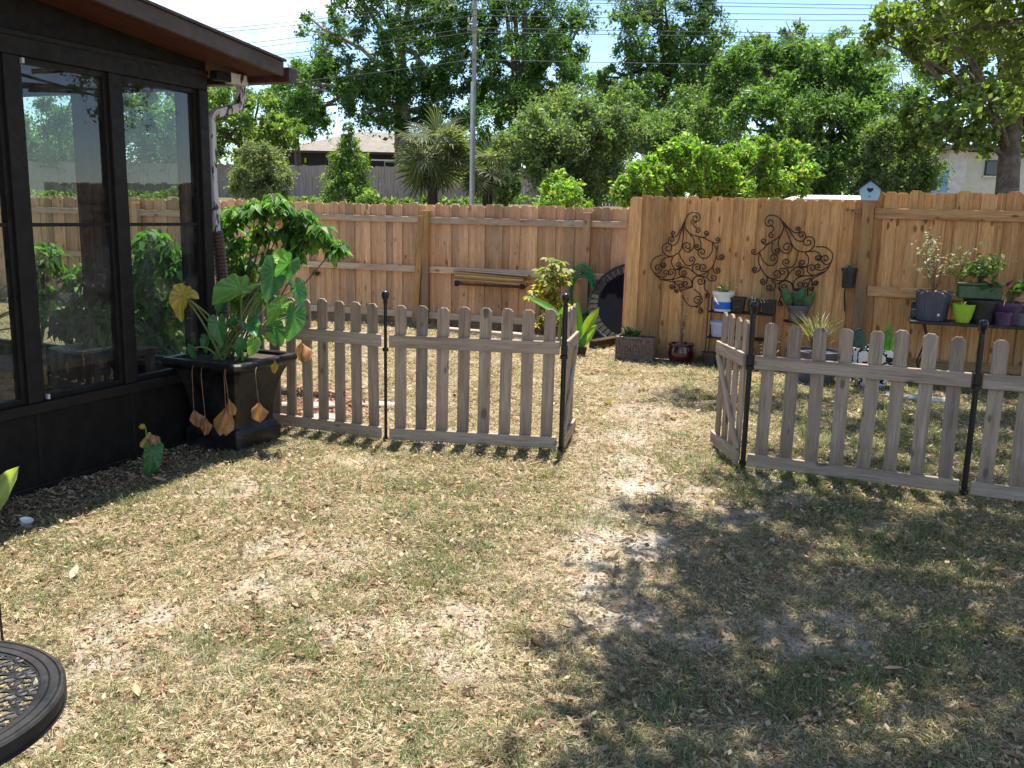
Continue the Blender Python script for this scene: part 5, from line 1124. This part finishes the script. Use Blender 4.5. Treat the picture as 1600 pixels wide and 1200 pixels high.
# ------------------------------------------------------------------ trees
def crown_mesh(blobs, n, leaf, pal, seed, asp=.5, sub=.34, nsub=11, upb=.55, shell=.5, droop=.25, tup=.15, sag=.25):
    r = np.random.default_rng(seed); ar = np.array([b[1] * b[2] for b in blobs]); ar = ar / ar.sum(); C_, D_, T_ = [], [], []
    for (c, rx, rz), a in zip(blobs, ar):
        ns = max(5, int(nsub * 1.7 * (.6 + .8 * r.random())))
        u = r.normal(size=(ns, 3)); u /= np.linalg.norm(u, axis=1)[:, None]; u *= (shell + (1 - shell) * r.random((ns, 1)) ** .6)
        sc = np.array(c)[None] + u * np.array([rx, rx, rz]); nl = max(1, int(n * a / ns))
        rs = sub * (rx * rx * rz) ** (1 / 3) * r.uniform(.6, 1.35, ns)
        for k in range(ns):
            nt = 7; tw = u[k] * .55 + r.normal(size=(nt, 3)) * .62 + np.array([0, 0, tup]); tw /= np.linalg.norm(tw, axis=1)[:, None]
            ti = r.integers(0, nt, nl); tt_ = r.random(nl) ** .8; ln = rs[k] * r.uniform(.9, 1.9, nt); dirs = tw[ti]
            p = sc[k] + dirs * (tt_ * ln[ti])[:, None]; p[:, 2] -= sag * (tt_ ** 2) * ln[ti]; p += r.normal(size=(nl, 3)) * rs[k] * .27
            C_.append(p); D_.append(dirs); T_.append(np.full(nl, r.uniform(.78, 1.2)))
    P = np.concatenate(C_); tone = np.concatenate(T_); m = len(P)
    nr = r.normal(size=(m, 3)) * .75 + np.array([0, 0, upb]); nr /= np.linalg.norm(nr, axis=1)[:, None]
    d = r.normal(size=(m, 3)) * .8 + np.concatenate(D_) * .9 + np.array([0, 0, -droop]); d -= nr * (d * nr).sum(1)[:, None]; d /= np.linalg.norm(d, axis=1)[:, None]; s = np.cross(nr, d)
    L_ = leaf * np.clip(np.exp(r.normal(0, .38, (m, 1))), .4, 2.1); W_ = L_ * asp * r.uniform(.7, 1.2, (m, 1))
    vs = np.stack([P - d * L_ * .5, P + s * W_ * .5 + nr * W_ * .12, P + d * L_ * .5 - nr * L_ * .1, P - s * W_ * .5 + nr * W_ * .12], 1).reshape(-1, 3)
    pal = np.array(pal); col = pal[r.integers(0, len(pal), m)] * tone[:, None] * r.uniform(.8, 1.2, (m, 1))
    return vs, np.arange(m * 4).reshape(-1, 4), np.repeat(np.clip(col, 0, 1), 4, 0)
DENS = 3.7
def tree(name, label, base, blobs, n, leaf, pal, seed, trunk_r, fork=.45, bark='bark', cat='tree', group=None, trunk_top=None, mat='leaf', limbs=True, limb=1.0, **k):
    base = Vector(base); r = random.Random(seed); t = thing(name, label, cat, base, group=group)
    cz = sum(b[0].z for b in blobs) / len(blobs); cx = sum(b[0].x for b in blobs) / len(blobs); cy = sum(b[0].y for b in blobs) / len(blobs)
    top = Vector(trunk_top) if trunk_top else V(base.x * .4 + cx * .6, base.y * .4 + cy * .6, base.z + (cz - base.z) * 1.0)
    mb = MB(); fk = base.lerp(top, fork); mid = base.lerp(top, fork * .5) + V(r.uniform(-.1, .1) * trunk_r * 6, 0, 0)
    mb.tube([base - V(0, 0, .3), mid, fk, fk.lerp(top, .5) + V(r.uniform(-1, 1) * trunk_r * 2, 0, 0), top], [trunk_r * 1.25, trunk_r, trunk_r * .85, trunk_r * .6, trunk_r * .3], 10)
    if limbs:
        for (c, rx, rz) in blobs:
            s = base.lerp(top, r.uniform(fork * .85, min(1, fork + .35))); q = Vector(c); m1 = s.lerp(q, .5) + V(0, 0, (q - s).length * .08) + V(r.uniform(-.1, .1), r.uniform(-.1, .1), 0) * rx
            mb.tube([s, m1, q, q + (q - m1) * .4 + V(0, 0, rz * .3)], [trunk_r * .42 * limb, trunk_r * .3 * limb, trunk_r * .16 * limb, trunk_r * .05 * limb], 6)
            for j in range(3):
                e = q + V(r.uniform(-1, 1) * rx, r.uniform(-1, 1) * rx, r.uniform(-.6, .9) * rz) * .8; st = s.lerp(q, r.uniform(.5, .95)); mb.tube([st, st.lerp(e, .5) + V(0, 0, .05 * rx), e], [trunk_r * .16, trunk_r * .1, trunk_r * .03], 5)
    mb.part('trunk', M[bark], t, off=base, normals=False, smooth=True)
    vs, fs, cs = crown_mesh(blobs, int(n * DENS), leaf * .62, pal, seed, **k); vs = vs - np.array(base)
    link('crown', np_mesh('crown', vs, fs, M[mat], cs), t); return t
def BL(lst, Y, dy=0.0, seed=0):
    r = random.Random(seed); return [blob(px, py, Y + r.uniform(-dy, dy), rx, ry) for px, py, rx, ry in lst]
def onbank(px, Y): p = at(px, 300, Y); return V(p.x, p.y, float(bank(Y)))
DK = [(0.068, 0.128, 0.043), (0.095, 0.169, 0.057), (0.121, 0.209, 0.074), (0.074, 0.142, 0.051)]
MD = [(0.106, 0.188, 0.062), (0.138, 0.231, 0.081), (0.088, 0.156, 0.053), (0.169, 0.263, 0.1)]
GY_ = [(0.146, 0.19, 0.095), (0.19, 0.23, 0.129), (0.123, 0.162, 0.076), (0.224, 0.263, 0.146)]
LT = [(0.158, 0.242, 0.063), (0.2, 0.284, 0.084), (0.126, 0.2, 0.053), (0.242, 0.304, 0.1)]
BR = [(.18, .33, .06), (.24, .40, .08), (.10, .20, .04), (.30, .43, .10), (.34, .36, .12), (.13, .25, .05)]
OL = [(.12, .165, .045), (.15, .20, .06), (.18, .22, .075), (.095, .135, .04)]
tree('oak_tree', 'tall dark oak with a pale forked trunk behind the dark roofed house', onbank(632, 50), BL([(600, 20, 75, 45), (690, 30, 60, 50), (505, 45, 36, 24), (545, 105, 60, 42), (665, 105, 66, 46), (600, 155, 58, 46), (500, 145, 50, 44), (690, 170, 42, 52), (575, 175, 40, 24), (468, 130, 26, 34), (655, 195, 44, 34), (640, -40, 90, 40), (484, 180, 30, 32), (560, -10, 50, 26), (720, 90, 30, 60)], 48, 2.5, 1),
     19000, .26, DK + MD[:1], 11, .42, fork=.5, bark='bark_p', trunk_top=at(622, 20, 48), nsub=13, sub=.30)
tree('oak_tree', 'tall dark oak right of the utility pole', onbank(800, 52), BL([(790, 20, 58, 40), (865, 25, 50, 44), (800, 100, 52, 48), (868, 95, 42, 44), (770, 170, 46, 50), (835, 165, 48, 44), (752, 80, 24, 60), (800, -45, 90, 40), (895, 60, 24, 34), (860, 140, 40, 30)], 50, 2.5, 2), 13000, .26, DK, 12, .4, trunk_top=at(820, 20, 50), nsub=13, sub=.30)
tree('tall_tree', 'tall open tree with a dark trunk standing above the hedge at the centre', onbank(1030, 48), BL([(1040, 20, 74, 46), (995, 55, 44, 36), (1085, 55, 46, 42), (1040, 100, 62, 34), (965, 122, 34, 22), (1000, 145, 40, 26), (1095, 115, 42, 36), (1040, -45, 80, 36)], 46, 2, 3), 9000, .25, MD + DK[:2], 13, .34, bark='bark_d', fork=.55, trunk_top=at(1040, 40, 46), nsub=12, sub=.30)
tree('bushy_tree', 'round grey green bushy tree behind the fence at the centre', onbank(885, 31), BL([(880, 205, 74, 50), (828, 225, 44, 46), (935, 235, 54, 52), (880, 262, 50, 32), (968, 205, 32, 32), (930, 285, 50, 30)], 30, 1.6, 4), 13000, .17, GY_ + MD[:2], 14, .2, nsub=16, sub=.32, mat='leaf')
tree('bushy_tree', 'middle green bushy tree below the tall open tree', onbank(1060, 36), BL([(1060, 205, 58, 42), (1010, 205, 40, 34), (1105, 175, 54, 40), (1030, 250, 50, 40), (1120, 230, 50, 40), (980, 160, 30, 26)], 34, 1.6, 5), 9000, .18, MD + GY_[:2], 15, .2, nsub=14)
tree('broad_tree', 'broad dense dark green tree behind the right fence', onbank(1275, 31), BL([(1205, 125, 82, 42), (1295, 145, 84, 52), (1365, 175, 64, 60), (1185, 195, 74, 52), (1275, 215, 84, 60), (1370, 245, 74, 46), (1150, 130, 44, 40), (1235, 74, 22, 16), (1295, 98, 52, 26), (1180, 85, 30, 20), (1330, 90, 26, 18), (1230, 270, 70, 40), (1310, 280, 70, 34)], 30, 1.8, 6), 22000, .19, MD + DK + LT[:1], 16, .3, nsub=16, sub=.3)
tree('bushy_tree', 'grey green bushy tree at the right beside the cream house', onbank(1410, 27), BL([(1405, 225, 48, 40), (1430, 255, 38, 36), (1375, 265, 40, 34), (1410, 285, 46, 24)], 26.5, .8, 7), 7000, .15, GY_ + MD, 17, .15, nsub=14)
tree('sycamore_tree', 'airy broad-leaved tree with a thick trunk at the right edge', onbank(1594, 24), BL([(1395, 60, 40, 36), (1450, 80, 46, 42), (1420, 20, 54, 26), (1480, 145, 50, 50), (1545, 175, 50, 40), (1490, 40, 50, 36), (1560, 110, 46, 52), (1455, 195, 30, 26), (1530, 222, 44, 14), (1490, 215, 30, 18), (1540, 20, 60, 40), (1620, 150, 50, 60), (1640, 60, 60, 60), (1590, 205, 40, 20)], 24, 1.8, 8), 6200, .20, OL + LT[:2], 18, .30, bark='bark', fork=.5, trunk_top=at(1575, 60, 24), limb=.5, asp=.85, nsub=10, sub=.34)
tree('light_tree', 'sunny yellow green tree beyond the sunroom roof corner', onbank(390, 46), BL([(345, 155, 48, 30), (400, 180, 46, 36), (440, 205, 28, 22), (360, 215, 40, 36), (300, 190, 40, 44), (415, 215, 40, 20)], 44, 2, 9), 8000, .24, LT + MD[:1], 19, .25)
tree('light_tree', 'tall green tree seen through the right sunroom pane', onbank(240, 46), BL([(250, 190, 50, 56), (220, 240, 56, 36), (275, 235, 50, 40), (230, 140, 44, 40)], 45, 2, 10), 6000, .24, MD + LT[:1], 20, .25)
tree('light_tree', 'tall green tree seen through the left sunroom pane', onbank(90, 48), BL([(110, 160, 40, 40), (70, 200, 46, 40), (130, 215, 46, 44), (60, 245, 56, 26), (110, 250, 50, 30), (20, 230, 40, 40)], 46, 2, 11), 6500, .24, MD + LT[:1], 21, .25)
tree('round_shrub', 'round silvery shrub in front of the far grey fence', onbank(405, 30), BL([(405, 262, 36, 32), (390, 285, 34, 24), (425, 285, 30, 26), (405, 240, 22, 16)], 30, .5, 12), 5000, .13, GY_, 22, .08, cat='shrub', nsub=16)
tree('conical_tree', 'small pointed green tree in front of the far grey fence', onbank(545, 31), BL([(545, 206, 7, 14), (545, 228, 15, 16), (543, 250, 25, 18), (547, 272, 32, 18), (544, 294, 36, 18), (548, 312, 38, 16)], 31, .3, 13), 5200, .13, LT + MD, 23, .09, nsub=13, sub=.36, trunk_top=at(545, 210, 31), fork=.3)
myr = [(1000, 292, 32, 30), (1055, 270, 40, 38), (1115, 280, 42, 32), (1175, 272, 42, 36), (1238, 276, 32, 36), (1200, 240, 17, 22), (1062, 236, 16, 18), (1150, 300, 60, 18), (1020, 262, 16, 20), (1130, 246, 12, 18), (1232, 240, 14, 18), (1250, 262, 14, 30), (1098, 246, 12, 16), (975, 305, 16, 24)]
tree('myrtle_shrub', 'bright yellow green shrub spreading just above the tall plank fence', V(at(1120, 300, 13.3).x, 13.3, 0), BL(myr, 13.2, .4, 14), 13000, .09, BR, 24, .05, cat='shrub', nsub=18, sub=.34, fork=.4, tup=.75, sag=.0, shell=.35)
tree('myrtle_shrub', 'small bright yellow green shrub above the left plank fence', V(at(875, 300, 14.6).x, 14.6, 0), BL([(872, 290, 16, 16), (885, 308, 26, 18), (860, 312, 20, 18), (900, 322, 24, 10), (875, 274, 8, 8)], 14.6, .2, 15), 1700, .075, BR, 25, .03, cat='shrub', fork=.3, tup=.75, sag=0)
tree('dark_shrub', 'low dark shrub in front of the far grey fence right of the pole', onbank(790, 33), BL([(785, 300, 22, 16), (800, 288, 14, 12)], 33, .4, 16), 900, .14, DK + MD, 26, .05, cat='shrub')
tree('far_tree', 'hazy dark tree filling the gap between the oaks and the centre shrubs', onbank(900, 60), BL([(760, 210, 60, 50), (740, 240, 30, 30), (840, 150, 50, 40), (910, 150, 40, 40), (940, 190, 50, 40), (900, 110, 26, 30)], 58, 3, 30), 7000, .27, DK + MD[:2], 41, .25)
tree('far_tree', 'middle green tree behind the tall open tree', onbank(1100, 58), BL([(985, 190, 50, 40), (1050, 165, 50, 36), (1120, 140, 56, 44), (1160, 110, 40, 34), (1090, 230, 60, 40), (960, 150, 30, 30)], 55, 3, 31), 7500, .26, MD + DK[:1], 42, .25)
tree('far_tree', 'tree with feathery top behind the broad dark tree', onbank(1290, 50), BL([(1190, 80, 24, 22), (1240, 62, 18, 24), (1300, 84, 44, 26), (1360, 105, 40, 36), (1420, 150, 36, 50), (1260, 110, 60, 30), (1140, 110, 40, 34), (1450, 220, 30, 40)], 46, 2, 32), 8000, .22, MD + GY_[:2], 43, .22)
tree('far_tree', 'shaded tree beyond the sunroom roof corner', onbank(470, 58), BL([(465, 150, 34, 40), (440, 165, 22, 26)], 56, 2, 33), 2600, .26, DK + MD[:2], 44, .22)
# weeds along the far fence foot
vs, fs, cs = crown_mesh([blob(px, 313 + random.uniform(-4, 3), 37, random.uniform(12, 22), random.uniform(3, 6)) for px in range(440, 1000, 26)] + [blob(px, 306, 38, 20, 6) for px in range(30, 320, 30)], 5200, .15, LT + MD, 33); tag(link('bank_weeds', np_mesh('bank_weeds', vs, fs, M['leaf'], cs)), 'low green weeds along the foot of the far grey fence', 'weeds', kind='stuff')
vs, fs, cs = crown_mesh([(V(-62 + 4.2 * k + random.uniform(-1, 1), 84 + random.uniform(-4, 4), 3.2 + random.uniform(0, 2.6)), random.uniform(2.6, 3.8), random.uniform(1.6, 2.8)) for k in range(30)], 15000, .5, DK + MD, 35); tag(link('far_woods', np_mesh('far_woods', vs, fs, M['leaf'], cs)), 'dark strip of distant woods behind the houses', 'woods', kind='stuff')
# the tree overhead at the right that shades the lawn; its trunk stands outside the frame
SH = []
rs = random.Random(12)
def shade(gx_, gy_, z, rx, rz): SH.append((V(gx_ + z * SDIR.x / SDIR.z, gy_ + z * SDIR.y / SDIR.z, z), rx, rz))
for (x, y, z, rx) in [(1.05, 4.5, 4.6, .5), (.85, 3.75, 4.8, .45), (.62, 3.0, 5.0, .5), (.62, 2.3, 5.0, .55), (1.6, 5.1, 4.4, .5), (1.7, 4.2, 5.0, .6), (1.5, 3.2, 4.8, .7), (1.6, 2.2, 5.2, .8), (2.3, 4.9, 4.7, .6), (2.5, 3.9, 5.0, .7), (2.5, 2.9, 4.9, .8), (2.7, 1.9, 5.2, .8), (3.3, 4.6, 4.8, .7), (3.5, 3.4, 5.2, .8), (3.6, 2.2, 5.0, .9), (2.2, 6.0, 4.5, .5), (3.0, 5.8, 4.6, .6), (3.8, 5.6, 4.8, .7),
                      (2.6, 6.9, 4.5, .45), (3.4, 7.0, 4.7, .55), (2.2, 7.8, 4.4, .4), (3.0, 8.0, 4.6, .5), (4.2, 6.8, 4.8, .7), (3.9, 8.1, 4.7, .6), (4.8, 8.2, 4.9, .7), (4.6, 4.4, 5.0, .8), (4.8, 5.8, 5.0, .8), (5.4, 7.2, 5.0, .8), (4.6, 2.8, 5.2, .9), (1.6, 7.9, 4.6, .35), (1.1, 1.5, 5.0, .6), (2.2, 1.2, 5.2, .8), (.55, 2.2, 4.6, .34), (.62, 2.9, 4.6, .34), (.82, 3.6, 4.5, .34), (1.05, 4.3, 4.4, .34), (1.1, 2.6, 4.4, .5), (1.3, 3.7, 4.4, .45), (2.0, 3.5, 4.5, .6), (2.1, 2.5, 4.6, .6), (3.0, 3.0, 4.6, .7), (3.0, 4.1, 4.5, .6), (2.0, 4.6, 4.3, .45), (3.1, 2.2, 4.6, .7), (1.2, 1.9, 4.6, .5), (4.0, 3.8, 4.6, .7)]:
    shade(x, y, z, rx, .42)
SH += [blob(1560, 40, 8.2, 70, 45), blob(1610, 110, 8.3, 50, 50), blob(1590, -10, 8.0, 80, 40), blob(1530, 10, 8.4, 40, 26), blob(1640, 40, 8.2, 70, 70)]
tree('shade_tree', 'overhanging leafy branches at the upper right corner shading the lawn', V(7.2, 4.5, 0), SH, 18000, .095, OL, 34, .2, limb=.4, fork=.62, trunk_top=V(5.6, 5.2, 5.4), asp=.62, nsub=11, sub=.42, shell=.25, bark='bark')

# fan palms
def fan(seed):
    r = random.Random(seed); vs, fs, cs = [], [], []
    for i in range(26):
        a = math.radians(-125 + 250 * i / 25 + r.uniform(-4, 4)); L_ = r.uniform(.85, 1.05); d = V(math.cos(a), math.sin(a), 0); s = V(-d.y, d.x, 0); k = len(vs); col = r.choice([(.12, .145, .075), (.15, .17, .10), (.21, .22, .14), (.09, .11, .055)])
        vs += [V(0, 0, 0), d * .5 + s * .03 + V(0, 0, .03), d * .5 - s * .03 + V(0, 0, .03), d * L_ * .8 + s * .018 - V(0, 0, .02), d * L_ * .8 - s * .018 - V(0, 0, .02), d * L_ - V(0, 0, r.uniform(.05, .2))]; fs += [(k, k + 1, k + 2), (k + 1, k + 3, k + 4), (k + 1, k + 4, k + 2), (k + 3, k + 5, k + 4)]; cs += [col] * 6
    return np_mesh('frond', np.array([tuple(v) for v in vs]), np.array(fs), M['leaf_gloss'], np.array(cs), 3)
FANS = [fan(i) for i in range(4)]
def palm(label, base, ctr, rad, n, seed):
    r = random.Random(seed); t = thing('fan_palm', label, 'palm', base); base = Vector(base); ctr = Vector(ctr)
    MB().tube([V(0, 0, -.2), (ctr - base) * .5, ctr - base], [.2, .17, .16], 10).part('trunk', M['bark_d'], t, smooth=True)
    for i in range(n):
        az = r.uniform(0, 6.28); el = r.uniform(-1.1, 1.3); d = V(math.cos(az) * math.cos(el), math.sin(az) * math.cos(el), math.sin(el)); e = ctr + d * rad * r.uniform(.45, .6)
        m = orient(d + V(r.uniform(-.3, .3), r.uniform(-.3, .3), r.uniform(-.8, -.1)), (r.uniform(-.7, .7) - d.x * .3, r.uniform(-.7, .7) - d.y * .3, 1)) * rad * r.uniform(.65, .95); o = link('frond', r.choice(FANS), t); o.matrix_local = Matrix.Translation(e - base) @ m.to_4x4()
        if i % 2 == 0: MB().tube([ctr - base, (ctr - base).lerp(e - base, .6) + V(0, 0, .04), e - base], [.02, .016, .012], 5).part('leaf_stalk', M['stem'], t)
palm('large fan palm in front of the dark house', onbank(676, 33), at(676, 238, 33), 1.35, 34, 1)
palm('smaller fan palm right of the utility pole', onbank(762, 33), at(762, 266, 33), 1.05, 24, 2)

# ------------------------------------------------------------------ pole and power lines
pb = at(738, 318, 31); pole = thing('utility_pole', 'slim utility pole with a pale galvanised lower sleeve', 'pole', V(pb.x, pb.y, float(bank(31))))
topz = at(738, -60, 31).z; zj = at(738, 128, 31).z; b0 = pole.location.z
MB().tube([(0, 0, -.5), (0, 0, topz - b0)], [.075, .065], 12).part('shaft', M['pole'], pole, smooth=True)
MB().tube([(-.045, -.03, -.5), (-.045, -.03, zj - b0)], .058, 12).part('sleeve', M['steel'], pole, smooth=True)
for py in (-5, 34, 46): z = at(738, py, 31).z - b0; MB().box(-.24, .12, -.05, .05, z - .03, z + .03).part('cross_arm', M['pole'], pole); MB().lathe([(.02, z + .03), (.04, z + .06), (.03, z + .12), (.01, z + .13)], 10, c=(-.2, 0, 0)).part('insulator', M['concrete'], pole)
for i, (yl, yp, yr, nm) in enumerate([(24, -5, 4, 'topmost'), (30, 0, 10, 'second from the top'), (51, 15, 17, 'third from the top'), (59, 24, 26, 'fourth from the top'), (74, 43, 47, 'fifth from the top'), (80, 50, 53, 'sixth from the top'), (118, 93, 99, 'lowest')]):
    pm = at(738, yp, 30.9); hz_l = 323; hz_m = 331; hz_r = 350
    Yl = 31 * (hz_m - yp) / (hz_l - yl); Yr = 31 * (hz_m - yp) / (hz_r - yr); a = at(400, yl, Yl); c = at(1600, yr, Yr); pts = []
    fa = pm + (a - pm) * 2.2
    for k in range(13): t_ = k / 12; pts.append(fa.lerp(pm, t_) - V(0, 0, .35 * math.sin(math.pi * t_)))
    fc = pm + (c - pm) * 1.5
    for k in range(1, 13): t_ = k / 12; pts.append(pm.lerp(fc, t_) - V(0, 0, .12 * math.sin(math.pi * t_)))
    tag(MB().tube(pts, .0095, 5).part('power_line', M['wire'], None, smooth=True), nm + ' of the power lines strung from the utility pole', 'power line', 'power lines')

# ------------------------------------------------------------------ buildings beyond
hb = at(430, 268, 60); zE = at(520, 236, 60).z; hs = thing('dark_house', 'dark single storey house with a tan hip roof behind the far fence', 'house', V(hb.x, hb.y, 2.0), R(-1))
hw = 13.0; ez = zE - 2.0; pk_z = at(545, 196, 60).z - 2.0
MB().box(.35, hw, .3, 9, -.3, ez - .12).part('wall', M['darkhouse'], hs)
mb = MB().add([(0, 0, ez), (hw + .3, 0, ez), (hw + .3, 9.3, ez), (0, 9.3, ez), (4.6, 4.6, pk_z), (hw - 4.3, 4.6, pk_z)], [(0, 1, 5, 4), (1, 2, 5), (2, 3, 4, 5), (3, 0, 4), (0, 3, 2, 1)]); rf_ = mb.part('roof', M['shingle'], hs)
beam('fascia', M['fascia'], rf_, 0, hw + .3, -.05, -.005, ez - .16, ez + .0)
for (x, w) in ((3.4, 1.2), (7.0, 2.6)): f = beam('window', M['concrete'], hs, x, x + w, .22, .295, ez - 1.35, ez - .55); beam('pane', M['darkglass'], f, x + .08 - x - w / 2, x + w - .08 - x - w / 2, -.05, -.04, -.33, .33, 0)
f = beam('porch_lamp', M['pot_lime'], hs, 1.85, 1.98, .2, .295, ez - .75, ez - .45)
beam('porch_beam', M['white'], hs, 6.2, 7.8, .0, .06, ez - .55, ez - .46)
sb_ = at(365, 262, 66); t = thing('pale_roofed_shed', 'pale roofed shed left of the dark house', 'shed', V(sb_.x, sb_.y, 2.0)); zz = at(420, 226, 66).z - 2.0
MB().box(0, 3.2, 0, 3, -.2, zz - .3).part('wall', M['darkhouse'], t); MB().add([(-.2, -.2, zz + .35), (3.4, -.2, zz - .35), (3.4, 3.2, zz - .35), (-.2, 3.2, zz + .35), (-.2, -.2, zz + .25), (3.4, -.2, zz - .45), (3.4, 3.2, zz - .45), (-.2, 3.2, zz + .25)], [(0, 1, 2, 3), (4, 7, 6, 5), (0, 4, 5, 1), (1, 5, 6, 2), (2, 6, 7, 3), (3, 7, 4, 0)]).part('roof', M['stucco_w'], t)
cb = at(1477, 300, 34); t = thing('cream_house', 'cream stucco house with a dark window behind the right fence', 'house', V(cb.x, cb.y, .9), R(-6))
zt = at(1540, 238, 34).z - .9; MB().box(.62, 6, .12, 6, -1, zt).part('wall', M['stucco'], t); beam('corner_pier', M['stucco_w'], t, 0, .63, 0, 6, -1, zt + .05)
MB().box(-.3, 6.4, -.4, 6.4, zt + .06, zt + .22).part('roof', M['shingle'], t)
wz1, wz0 = at(1560, 251, 34).z - .9, at(1560, 275, 34).z - .9; wx = (at(1538, 262, 34) - cb).x; f = beam('window', M['black_iron'], t, wx, wx + 1.2, .06, .119, wz0, wz1); 
for k in (0, 1): beam('pane', M['darkglass'], f, -.56 + .58 * k, -.03 + .58 * k, -.045, -.033, -(wz1 - wz0) / 2 + .04, (wz1 - wz0) / 2 - .04, 0)
beam('window_sill', M['stucco_w'], t, wx - .06, wx + 1.26, .02, .118, wz0 - .07, wz0 - .005)
tp_ = at(1456, 297, 30); t = thing('blue_shed', 'pale blue shed wall showing between the trees and the cream house', 'shed', V(tp_.x, tp_.y, .4)); zb = at(1460, 262, 30).z - .4; MB().box(0, .5, 0, 2, -.5, zb).part('wall', M['bluetarp'], t); MB().box(-.05, .55, -.08, 2.1, zb + .002, zb + .06).part('roof', M['stucco_w'], t)
# parked van behind the tall fence: only its roof shows
vb = at(1300, 306, 15.6); t = thing('parked_van', 'white van parked behind the fence, only its roof showing', 'van', V(vb.x + 1.45, vb.y, float(bank(15.6))), tang); vz = vb.z
prof = [(-2.3, .35), (2.3, .35), (2.3, .95), (1.7, 1.15), (1.15, vz - .08), (.9, vz), (-1.9, vz), (-2.2, vz - .1), (-2.3, 1.0)]
MB().prism(prof, -.9, .9, lambda u, v, q: (u, q, v)).part('body', M['white'], t, bevel=.06)
for x0, x1 in ((-1.9, -.7), (-.6, .6)): beam('side_window', M['darkglass'], t, x0, x1, -.915, -.905, 1.2, vz - .25, 0)
for x in (-1.5, 1.45):
    for y in (-.92, .80):
        w = MB().tube([(x, y, .34), (x, y + .14, .34)], .33, 20).part('wheel', M['pot_black'], t); MB().tube([(x, y - .01, .34), (x, y + .15, .34)], .18, 16).part('rim', M['steel'], w)
